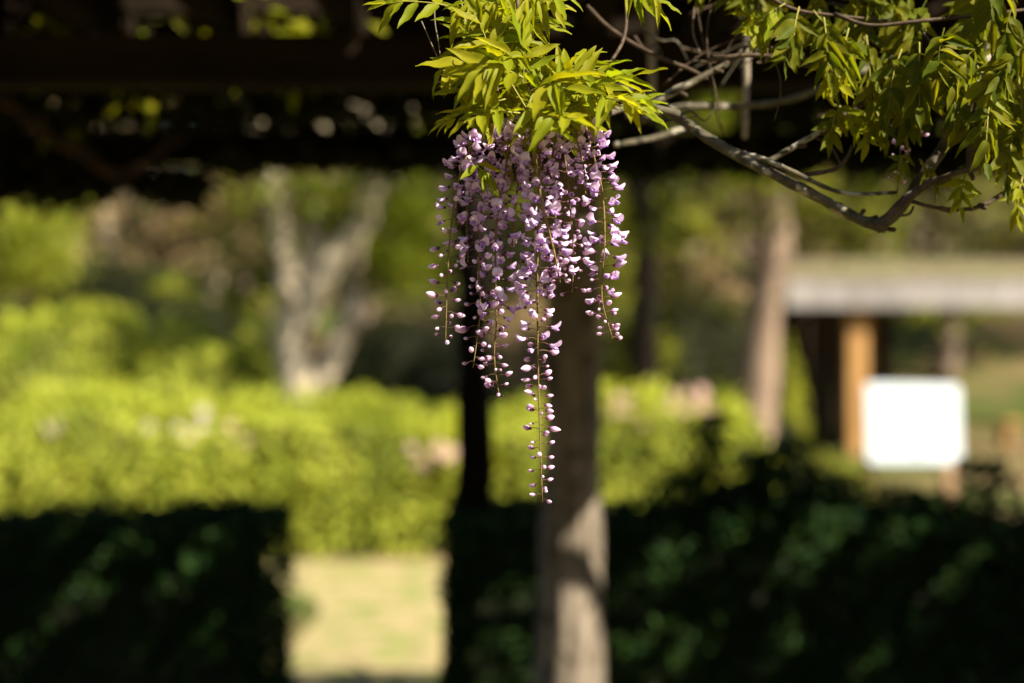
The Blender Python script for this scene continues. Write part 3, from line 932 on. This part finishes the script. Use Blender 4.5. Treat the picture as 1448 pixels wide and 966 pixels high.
# ------------------------------------------------------------------ foreground wisteria: shared meshes
def leaflet_arrays(fold, curl, twist, wid):
    V, F = [], []
    n = 8
    for i in range(n + 1):
        t = i / n
        w = wid * (math.sin(math.pi * min(1, t ** 0.75)) ** 0.85) * (1 - 0.35 * t) * 1.25 if 0 < i < n else 0.004
        if i == n:
            w = 0.002
        z = -curl * t * t + 0.015 * math.sin(t * 9)
        ang = twist * t
        for s in (-1, -0.5, 0, 0.5, 1):
            yy = s * w
            zz = abs(s) * w * fold + 0.02 * math.sin(t * 14 + s * 3) * abs(s)
            V.append((t, yy * math.cos(ang) - zz * math.sin(ang), z + yy * math.sin(ang) + zz * math.cos(ang)))
    for i in range(n):
        for k in range(4):
            a = i * 5 + k
            F.append((a, a + 1, a + 6, a + 5))
    return np.array(V), F


LEAFLETS = [leaflet_arrays(*a) for a in ((0.35, 0.10, 0.2, 0.15), (0.55, 0.25, -0.3, 0.14), (0.2, 0.02, 0.4, 0.165), (0.7, 0.38, 0.1, 0.135), (0.4, -0.12, -0.2, 0.15), (0.9, 0.2, 0.5, 0.12))]
LM = {k: [mesh_arrays('leaflet', v, f, M[k], True) for v, f in LEAFLETS] for k in ('young_leaf', 'mature_leaf')}


def compound_leaf(parent, pts, pairs, L, mat, normal=(0.1, -0.65, 0.75), droop=0.25, spread=62, merge=None, start=0.25, jitter=0.22, narrow=1.0):
    path = smooth_path(pts, 18)
    tot = len(path) - 1
    V, F = tube(path, [0.0012, 0.0006], 5)
    if merge is None:
        root = obj('compound_leaf', mesh_arrays('compound_leaf', V, F, M['leaf_stalk'], True), parent)
    N0 = Vector(normal).normalized()
    for k in range(pairs + 1):
        t = start + (1 - start) * k / pairs
        i = min(tot, int(round(t * tot)))
        p = path[i]
        T = (path[min(i + 1, tot)] - path[max(i - 1, 0)]).normalized()
        S = T.cross(N0)
        if S.length < 0.1:
            S = T.cross(Vector((0, 0, 1)))
        S.normalize()
        lf = L * (0.62 + 0.5 * math.sin(math.pi * min(1, 0.25 + 0.62 * t))) * random.uniform(.85, 1.12)
        for s in ((-1, 1) if k < pairs else (0,)):
            a = math.radians((spread - 18 * t) * random.uniform(.85, 1.15)) * s
            d = T * math.cos(a) + S * math.sin(a) if s else T.copy()
            d += Vector((random.gauss(0, jitter), random.gauss(0, jitter), random.gauss(0, jitter) - droop * random.uniform(.5, 1.5)))
            d.normalize()
            nn = N0 + Vector((random.gauss(0, .25), random.gauss(0, .25), random.gauss(0, .25)))
            z = (nn - d * nn.dot(d))
            z.normalize()
            y = z.cross(d)
            ll = lf * random.uniform(.9, 1.1)
            m = Matrix(((d.x * ll, y.x * ll * narrow, z.x * ll, p.x), (d.y * ll, y.y * ll * narrow, z.y * ll, p.y), (d.z * ll, y.z * ll * narrow, z.z * ll, p.z), (0, 0, 0, 1)))
            v = random.randrange(len(LEAFLETS))
            if merge is None:
                obj('leaflet', LM[mat][v], root, m)
            else:
                A = np.array(m)
                merge.add(LEAFLETS[v][0] @ A[:3, :3].T + A[:3, 3], LEAFLETS[v][1])
    if merge is not None:
        merge.add(V, F)


# florets -----------------------------------------------------------
STALK, CALYX = (0.20, 0.12, 0.06), (0.12, 0.04, 0.06)


def floret_mesh(op, seed):
    """op 0 = half-closed pea flower, 1 = open with the banner swept back"""
    r = random.Random(seed)
    mb = MB()
    pl = 0.016
    V, F = tube(smooth_path([Vector((0, 0, 0)), Vector((pl * .5, 0, 0.0025)), Vector((pl, 0, 0.001))], 4), [0.0005, 0.0006], 5)
    mb.add(V, F, STALK)
    V, F = ellipsoid((pl + 0.0018, 0, 0), (0.0030, 0.0024, 0.0024), 7, 4)
    mb.add(V, F, CALYX)
    # banner
    nu, nv = 6, 7
    L = 0.0150 + 0.002 * r.random()
    C = Vector((pl + 0.003, 0, 0.001))
    V, Cc = [], []
    th = math.radians(25 - 10 * (1 - op))
    step = L / nv
    f = 1.75 - 1.2 * op
    for j in range(nv + 1):
        v = j / nv
        bend = math.radians((26 if 0.15 < v < 0.65 else 6) * op)
        T = Vector((math.cos(th), 0, math.sin(th)))
        Nn = Vector((-math.sin(th), 0, math.cos(th)))
        w = 0.0086 * (math.sin(math.pi * (0.10 + 0.82 * v)) ** 0.75)
        for i in range(nu + 1):
            u = -1 + 2 * i / nu
            lat = (w / f) * math.sin(u * f)
            off = -(w / f) * (1 - math.cos(u * f))
            p = C + Vector((0, lat, 0)) + Nn * off
            notch = -0.0012 if (j == nv and abs(u) < .2) else 0
            V.append(p + T * notch)
            k = max(0, 1 - v * 2.1) * max(0, 1 - abs(u) * 1.6)
            edge = abs(u) ** 2 * .35 + v * .15
            base = Vector((0.88, 0.76, 0.84)).lerp(Vector((0.66, 0.49, 0.72)), min(1, edge + .1 * r.random()))
            c = base.lerp(Vector((0.80, 0.76, 0.52)), k)
            Cc.append(tuple(c))
        C = C + T * step
        th += bend
    F = [(j * (nu + 1) + i, j * (nu + 1) + i + 1, (j + 1) * (nu + 1) + i + 1, (j + 1) * (nu + 1) + i) for j in range(nv) for i in range(nu)]
    mb.add(V, F, Cc)
    # wings and keel
    for s in (-1, 1):
        V, F = ellipsoid((0, 0, 0), (0.0066, 0.0019, 0.0036), 7, 6, 0.35)
        a = math.radians(-18 - 14 * op)
        V = [(pl + 0.009 + x * math.cos(a) + z * math.sin(a), y + s * (0.0018 + 0.10 * max(0, x)), -0.001 - 0.0015 * op + x * math.sin(a) * -1 * -1 + z * math.cos(a)) for x, y, z in V]
        mb.add(V, F, [(0.58 - 11 * max(0, p[0] - pl - .010), 0.40 - 13 * max(0, p[0] - pl - .010), 0.66) for p in V])
    me = mb.mesh('floret', M['petal'], True)
    return me


def bud_mesh(kind, seed):
    r = random.Random(seed)
    mb = MB()
    pl = 0.0145
    V, F = tube(smooth_path([Vector((0, 0, 0)), Vector((pl * .5, 0, 0.002)), Vector((pl, 0, 0.001))], 4), [0.00045, 0.00055], 5)
    mb.add(V, F, STALK)
    V, F = ellipsoid((pl + 0.0014, 0, 0.0005), (0.0028, 0.0024, 0.0024), 7, 4)
    mb.add(V, F, CALYX)
    a, b, t = ((0.0058, 0.0034, 0.2), (0.0072, 0.0038, 0.4), (0.0040, 0.0026, 0.15), (0.0086, 0.0041, 0.55))[kind]
    V, F = ellipsoid((pl + 0.0025 + a * .8, 0, 0.0006), (a, b, b * 1.12), 9, 7, t)
    V = [(x, y, z + 8 * (x - pl) * (x - pl)) for x, y, z in V]
    cc = []
    for p in V:
        q = min(1, max(0, (p[0] - pl - .002) / (1.9 * a)))
        cc.append(tuple(Vector((0.40, 0.18, 0.32)).lerp(Vector((0.86, 0.74, 0.80)), min(1, q * 1.5))))
    mb.add(V, F, cc)
    return mb.mesh('bud', M['petal'], True)


FLORETS = [floret_mesh(op, i) for i, op in enumerate((0.05, 0.15, 0.3, 0.45, 0.6, 0.8, 1.0, 0.1, 0.7))]
BUDS = [bud_mesh(k % 4, 50 + k) for k in range(8)]


def raceme(parent, pts, n, open_to, width, seed, r0=0.0016, bare=0.04, dens_pow=1.0, big=1.0, mass=None):
    """hanging flower stalk with florets above and buds toward its tip; width in metres is the pedicel reach"""
    r = random.Random(seed)
    path = smooth_path(pts, 40)
    V, F = tube(path, [r0, r0 * .8, r0 * .45], 6, 0.15, 60)
    root = obj('flower_raceme', mesh_arrays('flower_raceme', V, F, M['flower_stalk'], True), parent)
    ang = r.uniform(0, 6.28)
    for k in range(n):
        t = bare + (1 - bare) * ((k + r.uniform(.0, .8)) / n) ** dens_pow
        t = min(.995, t)
        f = t * (len(path) - 1)
        i = min(int(f), len(path) - 2)
        p = path[i].lerp(path[i + 1], f - i)
        ang += 2.4 + r.uniform(-.5, .5)
        op = t < open_to + r.uniform(-.12, .12)
        up = r.uniform(-0.25, 0.35) - 0.15 * t
        d = Vector((math.cos(ang), math.sin(ang), up)).normalized()
        z = Vector((r.gauss(0, .35), r.gauss(0, .35), 1))
        z = (z - d * z.dot(d)).normalized()
        y = z.cross(d)
        s = width / 0.0262 * (r.uniform(.8, 1.2)) * (1.0 if op else r.uniform(.82, 1.22) * (1 - 0.15 * max(0, t - .7) * 3)) * big
        m = Matrix(((d.x * s, y.x * s, z.x * s, p.x), (d.y * s, y.y * s, z.y * s, p.y), (d.z * s, y.z * s, z.z * s, p.z), (0, 0, 0, 1)))
        if mass is not None:
            mass.append((r.choice(FLORETS[:6]) if op else r.choice(BUDS), m))
        elif op:
            q = r.random() * (1.0 - .4 * t)
            me = FLORETS[min(8, int(q * 9))] if r.random() > .4 else FLORETS[r.choice((0, 1, 7, 2))]
            obj('floret', me, root, m)
        else:
            obj('bud', r.choice(BUDS), root, m)
    return root


# ------------------------------------------------------------------ foreground flowering shoot
FY = 1.80
fs = empty('flowering_wisteria', P(760, 160, FY), 'wisteria shoot with bright young leaves and lilac flower racemes hanging below', 'wisteria')


def pp(lst, Y=FY):
    return [P(a[0], a[1], Y + (a[2] if len(a) > 2 else 0)) for a in lst]


stem(pp([(960, 162, .10), (905, 150, .08), (865, 158, .04), (832, 178, .02), (800, 176, .01), (760, 168), (715, 170, .01), (692, 178, .02)]), [0.0055, 0.0058, 0.0056, 0.0042, 0.003, 0.0022], M['vine_bark'], fs, 'stem', 30, 8, .2, 80)
stem(pp([(708, 178), (703, 130), (700, 95, .01), (690, 40, .03), (676, -40, .05)]), [0.0022, 0.0024, 0.003], M['twig_bark'], fs, 'twig', 20, 6)
stem(pp([(745, 168), (748, 120, .01), (738, 60, .02), (728, -30, .05)]), [0.0018, 0.002, 0.0026], M['twig_bark'], fs, 'twig', 20, 6)
stem(pp([(800, 176), (820, 140, .03), (880, 60, .12), (885, -20, .15)]), [0.0022, 0.0022, 0.0026], M['twig_bark'], fs, 'twig', 20, 6)

# racemes: pixel paths
RC = [
    ([(692, 178, .02), (668, 208, .01), (650, 248), (637, 330, -.01), (632, 411, -.01), (630, 486, -.01)], 56, .55, .021, 1.0),
    ([(700, 176, .0), (690, 230), (683, 270), (680, 318), (677, 380), (679, 440), (669, 520)], 62, .62, .022, 1.0),
    ([(722, 172, -.01), (715, 240, -.01), (702, 320, -.01), (701, 400), (702, 452), (699, 505), (706, 562)], 64, .70, .021, 1.0),
    ([(762, 168, .0), (763, 230), (761, 300), (760, 380), (760, 440), (761, 520), (763, 600), (767, 710)], 98, .62, .021, 0.86),
    ([(748, 168, -.05), (756, 220, -.05), (767, 290, -.05), (782, 350, -.04), (792, 400, -.03)], 46, .80, .022, 1.0),
    ([(792, 176, .02), (799, 225, .02), (807, 300, .02), (811, 360, .02), (809, 414, .02)], 36, .45, .020, 1.0),
    ([(828, 178, .01), (840, 222), (852, 275), (855, 345), (851, 420), (866, 479)], 70, .70, .021, 1.0),
    ([(735, 170, .04), (736, 230, .04), (728, 300, .04), (722, 380, .03)], 38, .95, .022, 1.0),
    ([(778, 172, .05), (782, 220, .05), (786, 280, .05), (784, 340, .05), (786, 395, .05)], 34, .85, .021, 1.0),
    ([(708, 176, .05), (695, 215, .05), (668, 260, .05), (660, 310, .05), (662, 372, .05)], 34, .75, .020, 1.0),
    ([(815, 176, -.02), (818, 205, -.02), (826, 240, -.02), (828, 275, -.02)], 16, .9, .020, 1.0),
]
rear = []
for i, (p, n, o, w, dp) in enumerate(RC):
    raceme(fs, pp(p), int(n * 1.2), o, w, 300 + i, 0.0021 if i == 4 else 0.0016, dens_pow=dp, mass=rear if i in (7, 8, 9) else None)
mb = MB()      # the florets of the rear racemes, too crowded to tell apart
for me, m in rear:
    v = np.empty(len(me.vertices) * 3, dtype=np.float32); me.vertices.foreach_get('co', v)
    c = np.empty(len(me.vertices) * 4, dtype=np.float32); me.color_attributes['Col'].data.foreach_get('color', c)
    A = np.array(m)
    mb.add(v.reshape(-1, 3) @ A[:3, :3].T + A[:3, 3], [tuple(f.vertices) for f in me.polygons], c.reshape(-1, 4)[:, :3])
obj('floret_mass', mb.mesh('floret_mass', M['petal'], True), fs, stuff=True)

# compound leaves of the shoot: path, pairs, leaflet length (px), normal, droop
S_ = FY / FPX
LV = [
    ([(760, 158, -.03), (830, 122, -.05), (895, 108, -.06)], 5, 62, (0.2, -0.5, .85), .05),
    ([(790, 160, -.04), (850, 140, -.07), (905, 146, -.09)], 5, 66, (0.3, -0.55, .8), .12),
    ([(762, 150, .0), (795, 105, .0), (822, 88, .0)], 4, 54, (-.2, -0.75, .6), -.15),
    ([(745, 155, -.02), (715, 105, -.03), (690, 62, -.03), (676, 20, -.02)], 6, 58, (-.1, -0.7, .7), .1),
    ([(735, 160, -.03), (695, 158, -.06), (660, 172, -.07)], 5, 50, (-.2, -0.5, .85), .2),
    ([(715, 140, -.02), (665, 155, -.03), (632, 172, -.04)], 4, 46, (-.2, -.6, .75), .15),
    ([(700, 100, -.01), (655, 88, -.02), (628, 98, -.02)], 3, 56, (-.2, -.7, .6), .35),
    ([(745, 152, -.05), (775, 165, -.09), (812, 170, -.12)], 4, 56, (.0, -0.5, .9), .15),
    ([(738, 120, -.02), (742, 70, -.03), (726, 22, -.02)], 6, 58, (.2, -0.75, .6), .1),
    ([(752, 140, .02), (815, 118, .02), (872, 122, .02)], 5, 60, (.1, -0.6, .8), .05),
    ([(760, 160, .05), (800, 130, .08), (840, 128, .1)], 5, 60, (.1, -0.6, .8), .1),
    ([(700, 70, .0), (722, 40, .0), (762, 38, .0)], 4, 54, (.1, -0.7, .7), .1),
    ([(690, 30, .0), (630, 8, .0), (575, 2, .0), (548, 6, .0)], 5, 52, (-.1, -0.8, .6), .6),
    ([(668, 228, -.03), (680, 240, -.05), (690, 246, -.06)], 3, 36, (0, -0.8, .6), .7),
    ([(730, -10, .0), (765, 0, .0), (795, -6, .0)], 4, 52, (.1, -0.7, .7), .6),
    ([(700, 160, -.01), (690, 130, -.04), (668, 108, -.05)], 4, 58, (-.2, -.7, .7), .5),
    ([(712, 130, .04), (740, 100, .05), (778, 108, .06)], 4, 58, (.1, -.6, .8), .1),
    ([(730, 175, -.04), (760, 185, -.07), (790, 186, -.08)], 3, 44, (.1, -.6, .8), .2),
    ([(720, 150, .02), (700, 165, .02), (672, 185, .02)], 4, 46, (-.1, -.7, .7), .3),
    ([(880, -30, .06), (905, -8, .05), (935, 0, .05)], 4, 50, (.1, -0.7, .7), .7),
    ([(780, 150, -.02), (815, 108, -.04), (860, 96, -.05)], 4, 56, (.1, -.6, .75), .0),
    ([(850, 140, -.06), (888, 146, -.08), (912, 160, -.09)], 3, 50, (.3, -.55, .8), .25),
    ([(700, 90, .02), (670, 60, .03), (660, 25, .03)], 4, 60, (-.1, -.7, .7), .2),
    ([(735, 60, .03), (700, 45, .04), (672, 50, .05)], 4, 58, (-.1, -.6, .8), .2),
    ([(740, 110, -.04), (705, 95, -.06), (680, 100, -.07)], 4, 58, (-.1, -.7, .7), .4),
    ([(748, 130, -.05), (775, 120, -.07), (800, 125, -.08)], 4, 60, (.1, -.6, .8), .1),
    ([(745, 145, .0), (770, 150, -.03), (835, 152, -.05)], 5, 60, (.1, -.6, .8), .1),
    ([(730, 15, .0), (700, 5, .0), (660, 5, .0)], 4, 56, (-.1, -.7, .7), .3),
    ([(745, 90, -.02), (722, 80, -.04), (700, 82, -.05)], 4, 54, (-.1, -.7, .7), .2),
]
for (p, pr, L, nn, dr) in LV:
    compound_leaf(fs, pp(p), pr, L * S_ * 0.98, 'young_leaf', nn, dr, jitter=.28, narrow=.84)

inner = MB()      # crowded leaves deep inside the spray
for k in range(30):
    x = random.gauss(735, 45); y = random.gauss(105, 42); dy = random.uniform(.0, .12)
    if x > 770:
        y = random.uniform(95, 165)
    a = math.radians(random.uniform(0, 360)); L = random.uniform(30, 60)
    q = [(x, y, dy), (x + math.cos(a) * L * .5, y + math.sin(a) * L * .4, dy), (x + math.cos(a) * L, y + math.sin(a) * L * .8 + 6, dy)]
    compound_leaf(fs, pp(q), 4, 48 * S_, 'young_leaf', (random.uniform(-.6, .6), -.8, random.uniform(.2, .9)), .2, 60, inner, jitter=.3, narrow=.84)
obj('foliage', inner.mesh('foliage', M['young_leaf'], True), fs, stuff=True)

# dry tendrils
stem(pp([(596, 30, .05), (610, 62, .05), (622, 92, .05), (619, 118, .05)]), [0.0007, 0.0006], M['tendril'], fs, 'tendril', 16, 5)
stem(pp([(614, -20, .06), (615, 30, .05), (620, 60, .05), (624, 95, .05)]), [0.0009, 0.0006], M['tendril'], fs, 'tendril', 16, 5)
stem(pp([(648, -20, .04), (656, 22, .04), (664, 60, .04), (672, 100, .04), (680, 126, .04)]), [0.001, 0.0007], M['tendril'], fs, 'tendril', 16, 5)

# ------------------------------------------------------------------ right-hand branch system
RY = 1.95
rb = empty('wisteria_branch', P(1245, 318, RY), 'twining wisteria limb patched with lichen and painted sun dapples, dipping to a knotty fork, with drooping yellow-green leaves', 'wisteria')


def rp(lst):
    return pp(lst, RY)


main = rp([(880, 120, .25), (925, 145, .15), (965, 172, .1), (1020, 207, .05), (1080, 240, .0), (1150, 275), (1205, 305), (1248, 322)])
stem(main, [0.007, 0.007, 0.0078, 0.007, 0.008], M['vine_bark'], rb, 'limb', 40, 10, .25, 60)
path2 = smooth_path(rp([(870, 128, .2), (940, 148, .12), (1000, 190, .06), (1060, 222, .01), (1100, 240, -.01), (1170, 262), (1225, 270), (1270, 278)]), 40)
path2 = [p + Vector((0, -.006 * math.sin(i * .3), .007 * math.cos(i * .3))) for i, p in enumerate(path2)]
V, F = tube(path2, [0.005, 0.005, 0.0042, 0.003, 0.0025], 8, .25, 70)
obj('limb', mesh_arrays('limb', V, F, M['vine_bark'], True), rb)
stem(rp([(1238, 322), (1262, 305), (1290, 272, .02), (1318, 232, .03), (1345, 190, .04), (1372, 140, .05), (1400, 60, .06), (1410, -60, .06)]), [0.010, 0.0085, 0.0085, 0.008, 0.006], M['vine_bark'], rb, 'limb', 36, 10, .2, 60)
stem(rp([(1243, 325, -.01), (1268, 296, -.02), (1310, 262, -.03), (1352, 245, -.04), (1400, 235, -.04), (1470, 226, -.04)]), [0.008, 0.006, 0.0045, 0.004, 0.0035], M['twig_bark'], rb, 'limb', 32, 9, .25, 70)
stem(rp([(1280, 282, -.01), (1320, 293, -.01), (1365, 296), (1395, 288), (1425, 270, .01), (1475, 255, .02)]), [0.0028, 0.0028, 0.0035, 0.0028], M['twig_bark'], rb, 'twig', 24, 7, .3, 120)
stem(rp([(1372, 242, -.04), (1370, 210, -.04), (1376, 170, -.04), (1384, 120, -.03)]), [0.0045, 0.0035, 0.003], M['twig_bark'], rb, 'twig', 16, 7, .3, 90)
stem(rp([(1078, 234, .02), (1115, 212, .02), (1150, 192, .02), (1185, 168, .02), (1215, 150, .02), (1260, 120, .02)]), [0.0045, 0.004, 0.003, 0.002], M['vine_bark'], rb, 'twig', 22, 7, .3, 90)
stem(rp([(1140, 248, .01), (1180, 240, .01), (1198, 222, .01), (1205, 205, .01)]), [0.003, 0.003, 0.0018], M['twig_bark'], rb, 'twig', 14, 6, .3, 90)
stem(rp([(1150, 192, .02), (1175, 208, .02), (1190, 235, .02)]), [0.002, 0.0016], M['twig_bark'], rb, 'twig', 12, 6, .3, 90)
stem(rp([(1266, 306, .0), (1285, 303), (1292, 292)]), [0.002, 0.0015], M['twig_bark'], rb, 'twig', 8, 6, .3, 90)
# behind: older crossing stems
stem(rp([(1000, 85, .05), (1060, 78, .05), (1110, 84, .05), (1175, 105, .05), (1230, 130, .04), (1290, 152, .03)]), [0.0035, 0.003, 0.0025], M['twig_bark'], rb, 'limb', 24, 7, .2, 80)
stem(rp([(905, 172, .35), (960, 152, .35), (1050, 150, .4), (1120, 140, .4), (1190, 112, .4), (1290, 70, .4)]), [0.0065, 0.006, 0.0055, 0.005], M['vine_bark'], rb, 'limb', 24, 8, .2, 60)
stem(rp([(905, 155, .1), (950, 132, .1), (1000, 105, .1), (1045, 78, .12), (1070, 30, .15), (1076, -40, .2)]), [0.005, 0.0048, 0.004, 0.004], M['vine_bark'], rb, 'limb', 24, 8, .2, 60)
stem(rp([(830, 8, .1), (865, 42, .1), (920, 75, .1), (975, 98, .1), (1000, 112, .1)]), [0.0028, 0.003, 0.0025], M['twig_bark'], rb, 'twig', 20, 7, .2, 80)
stem(rp([(870, 205, .3), (925, 195, .35), (985, 175, .4)]), [0.0042, 0.005, 0.005], M['vine_bark'], rb, 'limb', 14, 8, .2, 60)
stem(rp([(922, -40, .7), (921, 60, .7), (923, 130, .7)]), [0.011, 0.010, 0.006], M['tendril'], rb, 'hanging_stem', 14, 8, .2, 50)
stem(rp([(1056, 40, .45), (1055, 120, .45), (1053, 196, .45)]), [0.006, 0.006, 0.005], M['tendril'], rb, 'hanging_stem', 14, 8, .2, 50)
stem(rp([(982, 10, .1), (980, 45, .1), (990, 75, .1)]), [0.0008, 0.0008], M['tendril'], rb, 'tendril', 10, 5)
stem(rp([(1020, -10, .1), (1003, 20, .1), (1000, 70, .1), (1012, 130, .1), (1022, 190, .1)]), [0.0013, 0.001], M['twig_bark'], rb, 'tendril', 14, 5)
stem(rp([(1096, 88, .0), (1103, 110), (1103, 140), (1095, 170)]), [0.0013, 0.0009], M['twig_bark'], rb, 'tendril', 14, 5)
stem(rp([(985, 10, .12), (1000, 90, .13), (1010, 150, .12), (1018, 182, .12)]), [0.001, 0.001], M['twig_bark'], rb, 'tendril', 14, 5)
stem(rp([(1180, 20, .0), (1230, 36, -.02), (1300, 30, -.03), (1400, 20, -.02), (1480, 10)]), [0.003, 0.0026, 0.002], M['twig_bark'], rb, 'twig', 22, 7, .2, 80)
stem(rp([(1300, 40, .0), (1330, 70, -.03), (1400, 95, -.05), (1480, 110)]), [0.002, 0.002], M['twig_bark'], rb, 'twig', 22, 7, .2, 80)
stem(rp([(1060, -20), (1120, 12), (1180, 22), (1260, 30)]), [0.0025, 0.0022], M['twig_bark'], rb, 'twig', 22, 7, .2, 80)

for k in range(16):       # fine dead twigs crossing behind
    x = random.uniform(890, 1180); y = random.uniform(15, 190); dy = random.uniform(.02, .3)
    a = random.uniform(-.9, .7); L = random.uniform(50, 130)
    q = [(x, y, dy), (x + math.cos(a) * L * .4, y + math.sin(a) * L * .4 + random.uniform(-10, 10), dy), (x + math.cos(a) * L * .75, y + math.sin(a) * L * .7 + random.uniform(-12, 12), dy), (x + math.cos(a) * L, y + math.sin(a) * L + random.uniform(-10, 16), dy)]
    stem(rp(q), [random.uniform(.001, .0022), .0007], M['vine_bark'] if k % 2 else M['twig_bark'], rb, 'twig', 16, 5, .3, 120, wig=.006)

# young racemes still in bud on the branch
raceme(rb, rp([(1086, 40), (1085, 60), (1086, 88)]), 10, .25, .016, 501, .0012, bare=.3)
raceme(rb, rp([(1275, 50, .02), (1272, 90, .02), (1268, 125, .02), (1262, 160, .02)]), 16, .3, .014, 502, .0013, bare=.2)
raceme(rb, rp([(1275, 160, .0), (1274, 205), (1270, 245), (1268, 285)]), 15, .35, .015, 503, .0013, bare=.15)
raceme(rb, rp([(1300, 130, .02), (1299, 160, .02), (1297, 195, .02)]), 9, .5, .013, 504, .0012, bare=.3)

# leaves of the branch: start pixel, direction (degrees, 90 = straight down), length px, depth
BL = [
    (1110, 5, 140, 75, 0, 60), (1130, 10, 100, 70, -.02, 58), (1150, 15, 60, 90, 0, 56), (1100, 20, 165, 50, .02, 52), (1165, 25, 85, 85, -.03, 60), (1120, 40, 105, 55, .0, 52),
    (1200, 40, 100, 90, -.02, 62), (1225, 50, 85, 100, 0, 60), (1250, 60, 70, 90, .02, 60), (1195, 60, 115, 80, .03, 58),
    (1275, 70, 105, 95, -.03, 62), (1300, 60, 90, 100, -.05, 66), (1330, 60, 75, 100, -.03, 60), (1290, 110, 95, 85, 0, 58),
    (1350, 80, 90, 110, -.05, 66), (1380, 90, 70, 100, -.06, 62), (1410, 90, 100, 110, -.04, 64), (1440, 110, 85, 110, -.04, 62),
    (1180, 148, 40, 60, .02, 44), (1188, 150, 110, 55, .02, 42), (1225, 140, 60, 70, .0, 48), (1240, 160, 110, 50, .01, 42),
    (1283, 215, 120, 40, -.01, 34), (1300, 225, 60, 50, .0, 40), (1365, 248, 100, 50, -.02, 40), (1400, 140, 95, 100, -.08, 56),
    (1436, 180, 100, 90, -.05, 58), (1446, 250, 100, 60, .02, 46), (1420, 40, 80, 100, .03, 62), (1360, 20, 70, 100, .03, 60), (1390, 0, 110, 90, 0, 60),
    (1310, 0, 110, 80, .03, 60), (1260, 0, 75, 80, .04, 60), (1215, -10, 80, 80, .04, 58), (1430, 10, 100, 90, -.06, 62),
    (1455, 60, 130, 90, -.08, 60), (1370, 150, 80, 70, .04, 50), (1245, 90, 100, 70, .05, 56), (1030, -30, 60, 40, .1, 46), (985, -40, 80, 40, .1, 44),
    (1160, -15, 90, 60, .06, 54), (1405, 150, 70, 90, .02, 54), (1480, 130, 120, 110, -.02, 62), (1490, 20, 120, 110, 0, 62),
    (1335, 40, 100, 80, -.07, 58), (1390, 60, 130, 90, -.07, 58),
]
RS = RY / FPX
merge = MB()
cnt = 0
for i, (x, y, a, L, dy, ll) in enumerate(BL):
    a = math.radians(a)
    q = [(x, y, dy), (x + math.cos(a) * L * .45, y + math.sin(a) * L * .35, dy - .02), (x + math.cos(a) * L * .75, y + math.sin(a) * L * .9, dy - .03)]
    pr = 4 if ll < 50 else 5
    nn = (random.uniform(-.8, .8), -1, random.uniform(-.2, 1.2))
    a += random.uniform(-.45, .45)
    use = None if cnt + 2 * pr + 1 <= 296 else merge
    if use is None:
        cnt += 2 * pr + 1
    compound_leaf(rb, rp(q), pr, ll * RS * .74, 'mature_leaf' if i % 3 else 'young_leaf', nn, .42, 58, use, jitter=.38)
# foliage above and to the side of the view
for k in range(12):
    x = random.uniform(1150, 1460); y = random.uniform(-20, 70) if x < 1300 else random.uniform(-20, 170)
    a = math.radians(random.uniform(0, 180)); L = 70; dy = random.uniform(.0, .16)
    q = [(x, y, dy), (x + math.cos(a) * L * .45, y + math.sin(a) * L * .35, dy - .02), (x + math.cos(a) * L * .75, y + math.sin(a) * L * .9, dy - .03)]
    compound_leaf(rb, rp(q), 5, 40 * RS, 'mature_leaf', (random.uniform(-.8, .8), -1, random.uniform(-.2, 1.2)), .35, 58, merge, jitter=.35)
for k in range(26):
    x = random.uniform(1000, 1900); y = random.uniform(-330, -60) if x < 1500 else random.uniform(-330, 160)
    a = math.radians(random.uniform(40, 140)); L = 100; dy = random.uniform(-.12, .18)
    q = [(x, y, dy), (x + math.cos(a) * L * .45, y + math.sin(a) * L * .35, dy - .02), (x + math.cos(a) * L * .75, y + math.sin(a) * L * .9, dy - .03)]
    compound_leaf(rb, rp(q), 5, 60 * RS, 'mature_leaf', (random.uniform(-.6, .6), -1, random.uniform(.1, .9)), .6, 50, merge)
obj('foliage', merge.mesh('foliage', M['mature_leaf'], True), rb, stuff=True)
stem(rp([(1480, 110), (1600, 60, .0), (1750, -60), (1900, -260)]), [0.004, 0.006], M['twig_bark'], rb, 'limb', 20, 7)
stem(rp([(1410, -60, .06), (1400, -200, .1), (1380, -330, .2)]), [0.006, 0.007], M['vine_bark'], rb, 'limb', 16, 8)


# short spurs and dried bud stubs along the limbs
spv, spf = tube(smooth_path([Vector((0, 0, 0)), Vector((.004, .001, 0)), Vector((.009, .003, .001)), Vector((.011, .003, .002))], 5), [0.0028, 0.0022, 0.0026, 0.001], 6, .3, 200)
spm = mesh_arrays('spur', spv, spf, M['twig_bark'], True)
for (px, py, dy) in ((1236, 319, 0), (1250, 321, 0), (1262, 302, -.015), (1275, 290, -.02), (1225, 310, 0), (1212, 308, 0), (1256, 316, 0), (1180, 288, 0), (1150, 272, 0), (1098, 246, 0), (1126, 205, .02), (1160, 188, .02),
                     (1300, 262, 0), (1372, 242, -.04), (1368, 215, -.04), (1330, 220, .03), (1350, 294, 0), (1385, 290, 0), (1330, 294, 0), (1010, 98, .1), (1030, 88, .1), (1060, 60, .12), (960, 128, .1), (1110, 84, .05), (1150, 96, .05), (885, 158, .06), (1216, 152, .02)):
    d = Vector((random.uniform(-1, 1), -.4, random.uniform(-1, 1)))
    obj('spur', spm, rb, Matrix.Translation(P(px, py, RY + dy)) @ d.to_track_quat('X', 'Z').to_matrix().to_4x4() @ Matrix.Scale(random.uniform(.8, 1.5), 4))
